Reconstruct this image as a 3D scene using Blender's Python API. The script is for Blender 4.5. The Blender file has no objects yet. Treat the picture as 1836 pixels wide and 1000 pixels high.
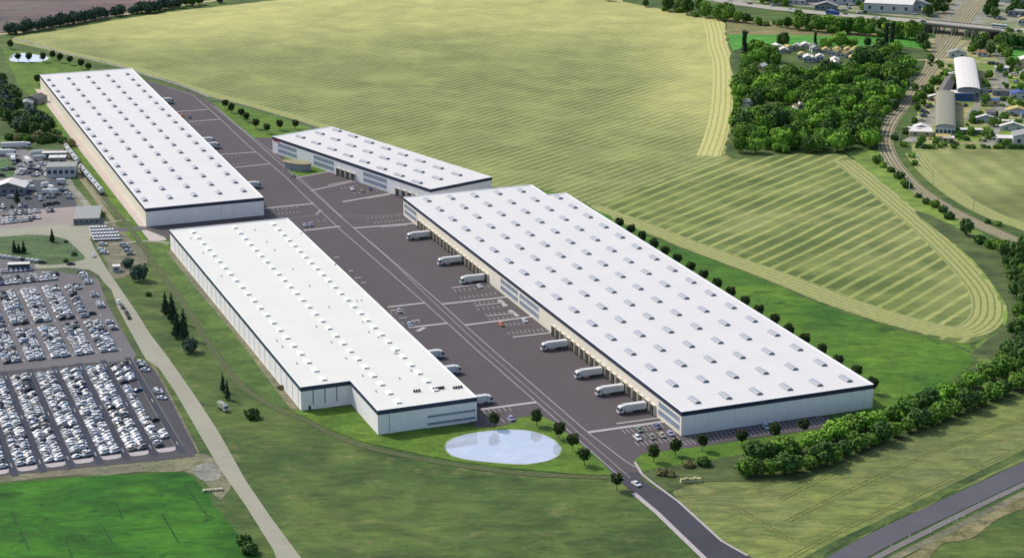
import bpy, bmesh, math, random
from math import radians, sin, cos, pi, hypot, atan2
from mathutils import Vector, geometry, noise as mnoise
random.seed(11)
R = random.Random(5)
S = bpy.context.scene

# ------------------------------------------------------------------ camera
FOC, CAMH = 3600.0, 300.0
PITCH = math.atan(1120.0 / FOC)
cam = bpy.data.cameras.new("camera"); camo = bpy.data.objects.new("camera", cam)
S.collection.objects.link(camo); S.camera = camo
cam.sensor_width = 36; cam.lens = FOC / 1836 * 36
cam.clip_start = 1; cam.clip_end = 60000
camo.location = (0, 0, CAMH); camo.rotation_euler = (pi / 2 - PITCH, 0, 0)

# ------------------------------------------------------------------ world, sun, exposure
SUN_EL, SUN_DIR = radians(44), Vector((-0.80, 0.60))      # horizontal direction towards the sun
W = bpy.data.worlds.new("World"); S.world = W; W.use_nodes = True
wn = W.node_tree; bg = wn.nodes["Background"]
sky = wn.nodes.new("ShaderNodeTexSky"); sky.sky_type = 'NISHITA'; sky.sun_disc = False
sky.sun_elevation = SUN_EL; sky.sun_rotation = atan2(SUN_DIR.x, SUN_DIR.y) % (2 * pi)
sky.air_density = 1.0; sky.dust_density = 2.5
wn.links.new(sky.outputs[0], bg.inputs[0]); bg.inputs[1].default_value = 0.15
sl = bpy.data.lights.new("sun", 'SUN'); sl.energy = 2.5; sl.angle = radians(0.5); sl.color = (1.0, 0.955, 0.88)
so = bpy.data.objects.new("sun", sl); S.collection.objects.link(so)
dv = Vector((SUN_DIR.x * cos(SUN_EL), SUN_DIR.y * cos(SUN_EL), sin(SUN_EL)))
so.rotation_euler = dv.to_track_quat('Z', 'Y').to_euler(); so.location = dv * 500
S.view_settings.view_transform = 'Standard'; S.view_settings.look = 'None'
S.view_settings.exposure = 0.2; S.view_settings.gamma = 1; S.view_settings.use_curve_mapping = False
S.render.resolution_x, S.render.resolution_y = 1024, 557

# ------------------------------------------------------------------ helpers
CP, SP = cos(PITCH), sin(PITCH)
def G(x, y, z=0.0):
    "survey point of the photograph -> point on the plane at height z (metres)"
    dx, du = (x - 918) / FOC, -(y - 500) / FOC
    t = (z - CAMH) / (-SP + du * CP)
    return Vector((dx * t, (CP + du * SP) * t, z))
def C(*rgb):
    "measured 0-255 colour -> linear"
    o = []
    for v in rgb:
        v /= 255.0
        o.append(v / 12.92 if v <= .04045 else ((v + .055) / 1.055) ** 2.4)
    return (o[0], o[1], o[2], 1)
def K(c, k): return (c[0] * k, c[1] * k, c[2] * k, 1)

class NT:
    def __init__(s, name):
        s.m = bpy.data.materials.new(name); s.m.use_nodes = True
        s.t = s.m.node_tree; s.b = s.t.nodes["Principled BSDF"]
        s.b.inputs["Roughness"].default_value = .85
        s.b.inputs["Specular IOR Level"].default_value = .2
    def n(s, kind, **kw):
        x = s.t.nodes.new("ShaderNode" + kind)
        for k, v in kw.items(): setattr(x, k, v)
        return x
    def l(s, a, b): s.t.links.new(a, b)
    def pos(s):
        return s.n("NewGeometry").outputs["Position"]
    def uv(s):
        return s.n("UVMap").outputs[0]
    def mapping(s, v, rot=0, sc=(1, 1, 1)):
        m = s.n("Mapping"); m.vector_type = 'POINT'
        m.inputs["Rotation"].default_value = (0, 0, rot); m.inputs["Scale"].default_value = sc
        s.l(v, m.inputs[0]); return m.outputs[0]
    def noise(s, v, scale, detail=4, rough=.6, dist=0):
        x = s.n("TexNoise"); x.inputs["Scale"].default_value = scale; x.inputs["Detail"].default_value = detail
        x.inputs["Roughness"].default_value = rough; x.inputs["Distortion"].default_value = dist
        if v is not None: s.l(v, x.inputs["Vector"])
        return x.outputs[0]
    def rng(s, v, a, b, c=0, d=1, smooth=True):
        x = s.n("MapRange"); x.interpolation_type = 'SMOOTHSTEP' if smooth else 'LINEAR'
        for i, q in zip((1, 2, 3, 4), (a, b, c, d)): x.inputs[i].default_value = q
        s.l(v, x.inputs[0]); return x.outputs[0]
    def math(s, op, a, b=None):
        x = s.n("Math", operation=op)
        for i, q in enumerate((a, b)):
            if q is None: continue
            if isinstance(q, (int, float)): x.inputs[i].default_value = q
            else: s.l(q, x.inputs[i])
        return x.outputs[0]
    def mix(s, f, a, b, mode='MIX'):
        x = s.n("Mix", data_type='RGBA', blend_type=mode)
        for i, q in ((0, f), (6, a), (7, b)):
            if isinstance(q, (int, float)): x.inputs[i].default_value = q
            elif isinstance(q, tuple): x.inputs[i].default_value = q
            else: s.l(q, x.inputs[i])
        return x.outputs[2]
    def sep(s, v):
        x = s.n("SeparateXYZ"); s.l(v, x.inputs[0]); return x.outputs
    def col(s, c):
        if isinstance(c, tuple): s.b.inputs["Base Color"].default_value = c
        else: s.l(c, s.b.inputs["Base Color"])
    def bump(s, h, strength=.3, dist=.3):
        x = s.n("Bump"); x.inputs["Strength"].default_value = strength; x.inputs["Distance"].default_value = dist
        s.l(h, x.inputs["Height"]); s.l(x.outputs[0], s.b.inputs["Normal"])

def plain(name, c, rough=.6, spec=.3, metal=0):
    t = NT(name); t.col(c); t.b.inputs["Roughness"].default_value = rough
    t.b.inputs["Specular IOR Level"].default_value = spec; t.b.inputs["Metallic"].default_value = metal
    return t.m
def weathered(name, c, k=.85, scale=.6, rough=.7):
    t = NT(name); f = t.rng(t.noise(t.pos(), scale, 5), .35, .7)
    t.col(t.mix(f, c, K(c, k))); t.b.inputs["Roughness"].default_value = rough; return t.m

def ground_mat(name, c1, c2, c3=None, big=.012, fine=.35, streak=None, bump=.5):
    "patchy ground cover: large patches c1-c2, blotches of c3, fine grain; streak=(angle, stretch)"
    t = NT(name); p = t.pos()
    n1 = t.rng(t.noise(p, big, 5, .6, .4), .36, .64)
    c = t.mix(n1, c1, c2)
    if c3: c = t.mix(t.rng(t.noise(p, big * 4.3, 6, .7), .52, .72), c, c3)
    v = p
    if streak: v = t.mapping(p, -radians(streak[0]), (1.0 / streak[1], 1, 1))
    f = t.noise(v, fine, 7, .75)
    c = t.mix(1.0, c, t.mix(t.rng(f, .3, .7, 0, 1, False), (.66, .66, .66, 1), (1.32, 1.32, 1.32, 1)), 'MULTIPLY')
    md = t.noise(t.mapping(p, -radians((streak or (0, 1))[0]), (.5, 1, 1)), fine * .28, 6, .72, .6)
    c = t.mix(1.0, c, t.mix(t.rng(md, .36, .64), (.72, .76, .74, 1), (1.26, 1.22, 1.12, 1)), 'MULTIPLY')
    f2 = t.noise(p, fine * 5, 4, .7)
    c = t.mix(1.0, c, t.mix(t.rng(f2, .3, .7, 0, 1, False), (.8, .8, .8, 1), (1.2, 1.2, 1.2, 1)), 'MULTIPLY')
    t.col(c); t.bump(f, bump, .6)
    return t.m

def crop_mat(name, ca, cb, cpatch, patch=(.004, .45, .6), period=7.5, ang=53, strength=.8, duty=(.25, .65), fine=.4, zones=False):
    "mown field: swathes of straw (ca) over stubble (cb), patches where it is greener"
    t = NT(name); p = t.pos()
    w = t.noise(p, .012, 2, .5)
    x, y, z = t.sep(t.mapping(p, -radians(ang)))
    s_ = t.math('ADD', t.math('MULTIPLY', y, 1.0 / period), t.math('MULTIPLY', w, .55))
    s_ = t.math('ABSOLUTE', t.math('SUBTRACT', t.math('FRACT', s_), .5))      # 0..0.5
    s_ = t.math('MULTIPLY', s_, 2)
    edge = t.math('ADD', s_, t.math('MULTIPLY', t.math('SUBTRACT', t.noise(t.mapping(p, -radians(ang), (.15, 1, 1)), .35, 5, .7), .5), .5))
    st = t.rng(edge, duty[0], duty[1])
    st = t.math('MULTIPLY', st, strength)
    brk = t.rng(t.noise(p, .02, 4, .6), .35, .6, .45, 1)
    st = t.math('MULTIPLY', st, brk)
    c = t.mix(st, ca, cb)
    f = t.rng(t.noise(p, patch[0], 4, .55, .3), patch[1], patch[2])
    if zones:                                   # the far and the eastern parts are riper
        X, Y, Z = t.sep(p); nz = t.math('MULTIPLY', t.math('SUBTRACT', t.noise(p, .006, 3), .5), 260)
        far = t.rng(t.math('ADD', Y, nz), 1540, 1740); east = t.math('MULTIPLY', t.rng(t.math('ADD', X, t.math('MULTIPLY', nz, .4)), 70, 140), t.rng(Y, 1250, 1360))
        ripe = t.math('MAXIMUM', far, east)
        f = t.math('MAXIMUM', t.math('MULTIPLY', t.math('SUBTRACT', 1.0, ripe), .9), t.math('MULTIPLY', f, .25))
        c = t.mix(t.math('MULTIPLY', ripe, .62), c, ca)
    c = t.mix(f, c, t.mix(1.0, c, cpatch, 'MULTIPLY'))
    md = t.noise(p, .035, 6, .7, .5)
    c = t.mix(1.0, c, t.mix(t.rng(md, .34, .66), (.86, .88, .86, 1), (1.12, 1.1, 1.04, 1)), 'MULTIPLY')
    g = t.noise(t.mapping(p, -radians(ang), (.12, 1, 1)), fine, 6, .75)
    c = t.mix(1.0, c, t.mix(t.rng(g, .3, .7, 0, 1, False), (.8, .8, .8, 1), (1.2, 1.2, 1.2, 1)), 'MULTIPLY')
    t.col(c); t.bump(g, .35, .4)
    return t.m

def ribbon_mat(name, ca, cb, n=3, lo=.15, hi=.4, sub=None):
    "stripes running along a ribbon (uv.x across 0..1, uv.y metres along)"
    t = NT(name); u, v, _ = t.sep(t.uv()); p = t.pos()
    k = t.math('ADD', t.math('MULTIPLY', u, float(n)), t.math('MULTIPLY', t.noise(p, .05, 3), .25))
    k = t.math('MULTIPLY', t.math('ABSOLUTE', t.math('SUBTRACT', t.math('FRACT', k), .5)), 2)
    k = t.math('ADD', k, t.math('MULTIPLY', t.math('SUBTRACT', t.noise(p, .6, 5, .7), .5), .5))
    c = t.mix(t.rng(k, lo, hi), cb, ca)
    g = t.noise(p, .3, 6, .7)
    c = t.mix(1.0, c, t.mix(t.rng(g, .3, .7, 0, 1, False), (.82, .82, .82, 1), (1.18, 1.18, 1.18, 1)), 'MULTIPLY')
    t.col(c); return t.m

def asphalt_mat(name, c, var=.8, scale=.03):
    t = NT(name); p = t.pos()
    f = t.rng(t.noise(p, scale, 6, .65, .5), .3, .7)
    cc = t.mix(f, c, K(c, var))
    cc = t.mix(1.0, cc, t.mix(t.rng(t.noise(p, 1.2, 4, .7), .3, .7, 0, 1, False), (.88, .88, .88, 1), (1.12, 1.12, 1.12, 1)), 'MULTIPLY')
    cr = t.rng(t.noise(t.mapping(p, -radians(-71), (.02, 1, 1)), .5, 4, .6), .62, .72, 0, .25)
    cc = t.mix(cr, cc, K(c, 1.35)); t.col(cc); t.b.inputs["Roughness"].default_value = .9
    return t.m

def panel_mat(name, c, line, du, dv, wu=.12, wv=.08, rough=.5, off=0, rib=0):
    "sheet-metal cladding: joints every du metres along the wall and dv up it"
    t = NT(name); u, v, _ = t.sep(t.uv())
    def ln(q, d, w):
        q = t.math('FRACT', t.math('DIVIDE', t.math('ADD', q, off), d))
        return t.math('LESS_THAN', q, w / d)
    f = 0.0
    if du: f = ln(u, du, wu)
    if dv:
        g = ln(v, dv, wv); f = t.math('MAXIMUM', f, g) if du else g
    n = t.rng(t.noise(t.uv(), .25, 5, .6), .35, .7)
    cc = t.mix(n, c, K(c, .93))
    t.col(t.mix(f, cc, line) if not isinstance(f, float) else cc)
    t.b.inputs["Roughness"].default_value = rough
    return t.m

# ---- meshes and objects
KIDS = {}
def link(o, parent=None):
    S.collection.objects.link(o)
    if parent is not None:
        o.parent = parent; KIDS.setdefault(parent.name, []).append(o)
    return o
def tag(o, label=None, cat=None, group=None, kind=None):
    if label: o["label"] = label
    if cat: o["category"] = cat
    if group: o["group"] = group
    if kind: o["kind"] = kind
    return o
def root(name, loc, rz=0, label=None, cat=None, group=None):
    o = bpy.data.objects.new(name, None); link(o); o.empty_display_size = .5
    o.location = loc; o.rotation_euler = (0, 0, rz); return tag(o, label, cat, group)
class MB:
    def __init__(s): s.v = []; s.f = []; s.uv = []; s.mi = []; s.mats = []
    def mat(s, m):
        if m not in s.mats: s.mats.append(m)
        return s.mats.index(m)
    def face(s, pts, m=None, uv=None):
        i = len(s.v); s.v += [tuple(p) for p in pts]; s.f.append(tuple(range(i, i + len(pts))))
        s.uv.append(uv or [(0, 0)] * len(pts)); s.mi.append(s.mat(m) if m else 0)
    def box(s, x0, x1, y0, y1, z0, z1, m=None, tx=0, ty=0, bottom=False):
        "box; tx, ty = inset of the top face"
        b = [(x0, y0, z0), (x1, y0, z0), (x1, y1, z0), (x0, y1, z0)]
        t = [(x0 + tx, y0 + ty, z1), (x1 - tx, y0 + ty, z1), (x1 - tx, y1 - ty, z1), (x0 + tx, y1 - ty, z1)]
        for i in range(4):
            j = (i + 1) % 4; s.face([b[i], b[j], t[j], t[i]], m)
        s.face(t, m)
        if bottom: s.face(b[::-1], m)
    def prism(s, pts, z0, z1, m=None, mt=None, top=True):
        "vertical prism over a counter-clockwise outline"
        n = len(pts)
        if sum(pts[i][0] * pts[(i + 1) % n][1] - pts[(i + 1) % n][0] * pts[i][1] for i in range(n)) < 0: pts = pts[::-1]
        d = 0
        for i in range(n):
            a, b = pts[i], pts[(i + 1) % n]; L = hypot(b[0] - a[0], b[1] - a[1])
            s.face([(a[0], a[1], z0), (b[0], b[1], z0), (b[0], b[1], z1), (a[0], a[1], z1)], m,
                   [(d, z0), (d + L, z0), (d + L, z1), (d, z1)]); d += L
        if top: s.face([(p[0], p[1], z1) for p in pts], mt or m, [(p[0], p[1]) for p in pts])
    def ring(s, c, r, axis, L, n=10, m=None, caps=True):
        "cylinder centred at c along axis 'x','y' or 'z'"
        def P(a, t):
            q = (r * cos(a), r * sin(a))
            if axis == 'y': return (c[0] + q[0], c[1] + t, c[2] + q[1])
            if axis == 'x': return (c[0] + t, c[1] + q[0], c[2] + q[1])
            return (c[0] + q[0], c[1] + q[1], c[2] + t)
        A = [2 * pi * i / n for i in range(n)]
        for i in range(n):
            a, b = A[i], A[(i + 1) % n]
            s.face([P(a, -L / 2), P(b, -L / 2), P(b, L / 2), P(a, L / 2)], m)
        if caps:
            s.face([P(a, L / 2) for a in A], m); s.face([P(a, -L / 2) for a in A[::-1]], m)
    def tube(s, a, b, ra, rb, n=6, m=None):
        a, b = Vector(a), Vector(b); d = (b - a).normalized(); u = d.orthogonal().normalized(); w = d.cross(u)
        for i in range(n):
            p, q = 2 * pi * i / n, 2 * pi * (i + 1) / n
            e = lambda t: u * cos(t) + w * sin(t)
            s.face([a + e(p) * ra, a + e(q) * ra, b + e(q) * rb, b + e(p) * rb], m)
    def mesh(s, name, m=None, smooth=False):
        me = bpy.data.meshes.new(name); me.from_pydata(s.v, [], s.f)
        mats = s.mats or ([m] if m else [])
        for q in mats: me.materials.append(q)
        if len(mats) > 1: me.polygons.foreach_set("material_index", s.mi)
        ul = me.uv_layers.new(name="UVMap"); fl = [c for f in s.uv for p in f for c in p]
        ul.data.foreach_set("uv", fl)
        if smooth: me.polygons.foreach_set("use_smooth", [True] * len(me.polygons))
        me.update(); return me
    def build(s, name, m=None, parent=None, smooth=False, weld=False):
        me = s.mesh(name, m, smooth)
        if weld:
            b = bmesh.new(); b.from_mesh(me); bmesh.ops.remove_doubles(b, verts=b.verts, dist=.001)
            bmesh.ops.recalc_face_normals(b, faces=b.faces); b.to_mesh(me); b.free()
        return link(bpy.data.objects.new(name, me), parent)
def copy_tree(o, parent=None):
    c = o.copy(); link(c, parent)
    for ch in KIDS.get(o.name, []): copy_tree(ch, c)
    return c
def smooth_pts(P, closed=True, k=4):
    out = []; n = len(P)
    for i in range(n if closed else n - 1):
        p0 = P[(i - 1) % n] if closed or i > 0 else P[i]
        p1 = P[i]; p2 = P[(i + 1) % n]
        p3 = P[(i + 2) % n] if closed or i + 2 < n else P[i + 1]
        for j in range(k):
            t = j / k
            out.append(tuple(.5 * ((2 * p1[q]) + (-p0[q] + p2[q]) * t + (2 * p0[q] - 5 * p1[q] + 4 * p2[q] - p3[q]) * t * t + (-p0[q] + 3 * p1[q] - 3 * p2[q] + p3[q]) * t ** 3) for q in (0, 1)))
    if not closed: out.append(tuple(P[-1]))
    return out
LAY = .024
LCNT = {}
def lz(layer):
    'height of a sheet: every sheet of a layer lies 2 mm above the one before'
    k = int(layer); LCNT[k] = LCNT.get(k, 0) + 1
    return layer * LAY + (LCNT[k] % 11) * .0021
def region(name, px, mat, layer, smooth=False, world=False, kind="structure", jit=0):
    if smooth: px = smooth_pts(px, True, 5)
    P = [Vector((p[0], p[1], 0)) if world else G(*p) for p in px]
    if jit:
        Q = []
        for i, p in enumerate(P):
            q = P[(i + 1) % len(P)]; L = (q - p).length; k = max(1, int(L / (jit * 2.5)))
            nrm = Vector((-(q - p).y, (q - p).x, 0)).normalized()
            for j in range(k):
                r = p.lerp(q, j / k); Q.append(r + nrm * jit * mnoise.noise(r * .08) * 2)
        P = Q
    z = lz(layer)
    tr = geometry.tessellate_polygon([P])
    me = bpy.data.meshes.new(name)
    F = []
    for a, b, c in tr:
        if (P[b] - P[a]).cross(P[c] - P[a]).z < 0: a, c = c, a
        F.append((a, b, c))
    me.from_pydata([(p.x, p.y, z) for p in P], [], F); me.materials.append(mat); me.update()
    o = link(bpy.data.objects.new(name, me)); o["kind"] = kind; return o
def ribbon_mb(mb, P, w, z, m=None, zs=None):
    n = len(P); L = 0; pr = None
    for i in range(n):
        d = (P[min(i + 1, n - 1)] - P[max(i - 1, 0)]); d.z = 0; d.normalize()
        nn = Vector((-d.y, d.x, 0)) * w / 2
        if i: L += (P[i] - P[i - 1]).length
        zz = z if zs is None else zs[i]
        a, b = P[i] + nn, P[i] - nn
        cur = ((a.x, a.y, zz), (b.x, b.y, zz), L)
        if pr: mb.face([pr[0], pr[1], cur[1], cur[0]], m, [(0, pr[2]), (1, pr[2]), (1, L), (0, L)])
        pr = cur
def ribbon(name, px, w, mat, layer, smooth=True, kind="structure", thick=0):
    if smooth: px = smooth_pts(px, False, 6)
    P = [G(*p) for p in px]; mb = MB(); ribbon_mb(mb, P, w, lz(layer) + thick, mat)
    o = mb.build(name); o["kind"] = kind; return o
# ================================================================== GROUND, FIELDS, ROADS, WATER
GR = {}
GR['meadow'] = ground_mat("meadow_grass", C(64, 88, 44), C(84, 104, 50), C(108, 112, 68), .02, .3, (-10, 3), .8)
GR['farland'] = GR['meadow']
GR['plough'] = ground_mat("ploughed_earth", C(112, 92, 92), C(96, 92, 84), C(88, 80, 92), .006, .12, (30, 10), .3)
GR['field'] = crop_mat("mown_field", C(186, 182, 116), C(122, 128, 78), (.56, .66, .60, 1), (.0042, .42, .58), 6.2, 53, .8, (.08, .6), .4, True)
GR['tongue'] = crop_mat("mown_field_tongue", C(156, 160, 98), C(90, 106, 56), C(230, 240, 220), (.006, .45, .6), 9.0, 54, .95, (.18, .42))
GR['head'] = ribbon_mat("field_headland", C(158, 160, 100), C(114, 122, 68), 5, .05, .5)
GR['head2'] = ribbon_mat("field_headland_pale", C(188, 184, 118), C(154, 152, 92), 4, .04, .45)
GR['f3'] = crop_mat("field_beyond_railway", C(148, 152, 94), C(112, 122, 74), C(200, 205, 200), (.008, .42, .6), 16, 98, .6, (.1, .9))
GR['f4'] = ground_mat("barley_field", C(116, 128, 68), C(108, 118, 72), C(130, 128, 78), .012, .5, (38, 6), .25)
GR['green'] = ground_mat("bright_crop", C(34, 90, 18), C(58, 112, 24), C(24, 68, 16), .03, .3, (5, 4), .8)
GR['strip'] = ground_mat("bright_green_strip", C(72, 138, 48), C(84, 148, 58), C(66, 120, 44), .02, .4)
GR['brown'] = ground_mat("fallow_strip", C(122, 120, 78), C(132, 124, 88), C(104, 112, 66), .02, .3, (0, 6))
GR['lawn'] = ground_mat("new_lawn", C(80, 112, 38), C(92, 120, 42), C(72, 102, 36), .02, .5, None, .2)
GR['rough'] = ground_mat("rough_green", C(60, 102, 30), C(88, 122, 38), C(46, 80, 26), .014, .3, (10, 3), .6)
GR['rail_grass'] = ground_mat("railside_grass", C(124, 148, 66), C(108, 132, 60), C(92, 112, 56), .015, .35, (-20, 3), .6)
GR['dull_grass'] = ground_mat("coarse_grass", C(74, 88, 52), C(88, 102, 58), C(64, 76, 50), .02, .35, (-20, 3), .6)  # coarse grass in its own muted green
GR['woodfloor'] = ground_mat("wood_floor", C(62, 84, 44), C(86, 104, 54), C(52, 62, 44), .03, .3)
GR['yard'] = asphalt_mat("yard_asphalt", C(90, 84, 85), .92)
GR['road'] = asphalt_mat("road_asphalt", C(98, 96, 104), .9)
GR['newroad'] = asphalt_mat("dark_road_asphalt", C(72, 72, 78), .8)
GR['conc'] = asphalt_mat("old_concrete", C(158, 156, 138), .86)
GR['lot'] = asphalt_mat("car_park_asphalt", C(112, 109, 110), .88)
GR['lot2'] = asphalt_mat("car_park_dark_asphalt", C(82, 80, 84), .9)
GR['lane'] = asphalt_mat("car_park_lane", C(64, 67, 78), .92)
GR['ltyard'] = asphalt_mat("service_yard_asphalt", C(84, 86, 90), .85)
GR['pink'] = asphalt_mat("car_yard_gravel", C(158, 146, 140), .85)
GR['sand'] = ground_mat("sandy_ground", C(188, 174, 136), C(168, 160, 126), C(112, 130, 72), .04, .5)
GR['yardgreen'] = ground_mat("weedy_yard", C(176, 164, 122), C(112, 134, 66), C(96, 122, 58), .035, .5)
GR['gravelrd'] = ground_mat("gravel", C(150, 148, 140), C(130, 130, 120), C(112, 118, 92), .05, .5)
GR['dirt'] = ground_mat("bare_dirt", C(124, 122, 98), C(108, 104, 92), C(92, 100, 68), .03, .4)
GR['apron'] = asphalt_mat("paved_apron", C(188, 176, 166), .95)
GR['kerb'] = weathered("pale_kerb_concrete", C(178, 170, 168), .88)
GR['line'] = weathered("road_paint", C(172, 168, 168), .85, .5)
GR['straw'] = ground_mat('straw', C(206, 198, 150), C(180, 172, 128), None, .2, 1.0)
GR['ditch'] = ground_mat("ditch_grass", C(72, 86, 62), C(84, 98, 74), None, .05, .5)
GR['ballast'] = ribbon_mat("railway_ballast", C(156, 148, 116), C(92, 86, 72), 4, .15, .5)
GR['siding'] = ribbon_mat("overgrown_siding", C(90, 98, 62), C(66, 78, 50), 2, .1, .5)

def big_ground():
    mb = MB(); s = 9000
    mb.face([(-s, -2000, 0), (s, -2000, 0), (s, 16000, 0), (-s, 16000, 0)], GR['meadow'])
    o = mb.build("ground"); o["kind"] = "structure"
big_ground()

region("ploughed_field", [(-60, -60), (640, -60), (430, -14), (330, 4), (240, 22), (130, 42), (60, 54), (0, 60), (-60, 63)], GR['plough'], 1, jit=2)
region("hay_field", [(18, 72), (28, 66), (100, 56), (200, 38), (300, 22), (430, 8), (500, 0), (620, -30), (700, -60), (1000, -60), (1120, 4), (1190, 18), (1290, 34),
    (1300, 45), (1303, 75), (1313, 100), (1314, 150), (1311, 220), (1298, 278), (1320, 288), (1400, 280), (1400, 380), (1250, 470), (1110, 400), (1015, 350), (955, 338), (880, 335),
    (700, 275), (600, 236), (545, 221), (440, 194), (343, 163), (240, 127), (120, 99), (60, 84), (25, 77)], GR['field'], 1, jit=1.2)
region("hay_field_tongue", [(1060, 372), (1120, 350), (1200, 320), (1300, 286), (1400, 277), (1515, 276), (1532, 290), (1560, 312), (1620, 362), (1700, 432), (1760, 492), (1786, 530),
    (1797, 558), (1788, 588), (1765, 608), (1735, 615), (1700, 611), (1650, 598), (1560, 572), (1480, 545), (1380, 505), (1280, 465), (1180, 427), (1110, 398)], GR['tongue'], 2, jit=1)
ribbon("headland_track", [(1055, 372), (1110, 392), (1170, 415), (1253, 447), (1400, 499), (1480, 530), (1560, 558), (1630, 579), (1680, 591), (1715, 595), (1745, 590), (1765, 575), (1773, 556), (1768, 525), (1740, 488), (1680, 427), (1600, 357), (1545, 311), (1515, 288)], 16.5, GR['head'], 3)
ribbon("headland_track", [(1276, 38), (1282, 60), (1286, 85), (1294, 110), (1296, 150), (1293, 200), (1283, 245), (1270, 280)], 15, GR['head2'], 3)
ribbon("headland_track", [(30, 72), (120, 94), (240, 122), (343, 157), (440, 186), (545, 215), (640, 248)], 9, GR['head'], 3)
ribbon("field_path", [(22, 70), (60, 79), (120, 97), (200, 115), (262, 135), (330, 155), (375, 174)], 3.0, GR['gravelrd'], 5)
ribbon("ditch", [(262, 138), (300, 146), (343, 163), (372, 176), (430, 189), (480, 204), (540, 222), (600, 243), (700, 278), (880, 338), (960, 352)], 5.5, GR['ditch'], 4)
ribbon("country_lane", [(-60, 66), (0, 62), (60, 56), (130, 43), (240, 24), (330, 9), (430, -4), (520, -18)], 6, GR['sand'], 4)
region("fallow_field", [(1303, 34), (1400, 50), (1500, 60), (1600, 66), (1640, 72), (1560, 66), (1480, 62), (1303, 62)], GR['brown'], 2)
region("fallow_field_edge", [(1303, 30), (1400, 42), (1520, 56), (1660, 70), (1560, 68), (1420, 66), (1303, 64)], GR['brown'], 3)
region("green_strip_field", [(1303, 62), (1420, 64), (1560, 66), (1660, 68), (1660, 90), (1560, 92), (1450, 88), (1330, 86), (1314, 92)], GR['strip'], 4, jit=1)
region("wood_floor", [(1318, 90), (1450, 82), (1650, 88), (1660, 110), (1635, 160), (1600, 200), (1580, 240), (1574, 268), (1520, 271), (1400, 276), (1312, 282), (1312, 220), (1316, 150)], GR['woodfloor'], 5, True)
region("railside_meadow", [(1518, 274), (1580, 262), (1600, 290), (1660, 350), (1730, 400), (1836, 470), (1900, 520), (1900, 640), (1836, 650), (1740, 668), (1752, 640), (1748, 618), (1775, 605), (1797, 585), (1803, 555), (1788, 528), (1762, 490), (1702, 430), (1622, 360), (1560, 308), (1530, 284)], GR['rail_grass'], 3, jit=1.5)
region("coarse_grass", [(1640, 380), (1720, 410), (1836, 480), (1900, 560), (1900, 650), (1836, 645), (1745, 640), (1770, 610), (1800, 585), (1806, 555), (1790, 525), (1740, 462)], GR['dull_grass'], 4, True)
region("far_field", [(1632, 262), (1700, 264), (1800, 268), (1960, 280), (1960, 470), (1836, 412), (1780, 392), (1720, 362), (1670, 325), (1642, 292)], GR['f3'], 3, jit=1)
ribbon("headland_track", [(1640, 275), (1665, 308), (1715, 350), (1775, 384), (1836, 406), (1960, 452)], 12, GR['head'], 5)
region("barley_field", [(1208, 872), (1260, 862), (1330, 862), (1400, 862), (1470, 845), (1560, 805), (1680, 762), (1836, 700), (1980, 650), (1980, 760), (1836, 826), (1700, 888), (1560, 952), (1480, 992), (1400, 1040), (1330, 1010), (1260, 945), (1222, 905)], GR['f4'], 2, jit=1)
def tyre_tracks():
    m = ground_mat("crushed_crop", C(96, 104, 54), C(106, 114, 60), None, .1, .6)
    for P in ([(1400, 895), (1470, 860), (1600, 800), (1836, 706), (1960, 660)], [(1410, 935), (1480, 900), (1640, 825), (1836, 750), (1960, 700)], [(1310, 905), (1350, 928), (1400, 958), (1420, 968)],
              [(1400, 1010), (1480, 965), (1620, 898), (1836, 800), (1960, 745)], [(1210, 892), (1290, 884), (1380, 868), (1440, 850)]):
        Q = smooth_pts(P, False, 6)
        for dx in (-.9, .9):
            W_ = [G(*q) for q in Q]; o = []
            for i, p in enumerate(W_):
                d = (W_[min(i + 1, len(W_) - 1)] - W_[max(0, i - 1)]).normalized()
                o.append(p + Vector((-d.y, d.x, 0)) * dx)
            mb = MB(); ribbon_mb(mb, o, .55, lz(4), m); q = mb.build("tyre_track"); q["kind"] = "structure"
    for P in ([(330, 868), (372, 925)], [(208, 900), (220, 930)], [(290, 920), (322, 975)], [(20, 915), (52, 985)], [(180, 935), (202, 975)], [(118, 970), (130, 1000)], [(1570, 752), (1640, 712), (1700, 690)], [(1580, 742), (1625, 718), (1690, 680)]):
        q = ribbon("tyre_track", P, .7, ground_mat_track, 4, False)
ground_mat_track = ground_mat("worn_track", C(28, 74, 24), C(40, 84, 30), None, .1, .6)
tyre_tracks()
region("rough_meadow", [(1040, 360), (1110, 398), (1180, 427), (1280, 466), (1380, 506), (1480, 546), (1560, 573), (1650, 599), (1700, 613), (1738, 618), (1752, 640), (1738, 662), (1690, 690), (1650, 730), (1600, 748), (1545, 745), (1500, 700), (1040, 400)], GR['rough'], 3, jit=1)
ribbon("ditch", [(1150, 417), (1210, 440), (1300, 474), (1400, 513), (1480, 547), (1560, 575), (1650, 601), (1710, 618), (1742, 634), (1752, 652)], 1.6, GR['dull_grass'], 5)
region("lawn_border", [(1020, 352), (1100, 400), (1300, 520), (1480, 632), (1560, 684), (1600, 712), (1592, 742), (1560, 742), (1500, 690), (1000, 380)], GR['lawn'], 4, True)

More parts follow.
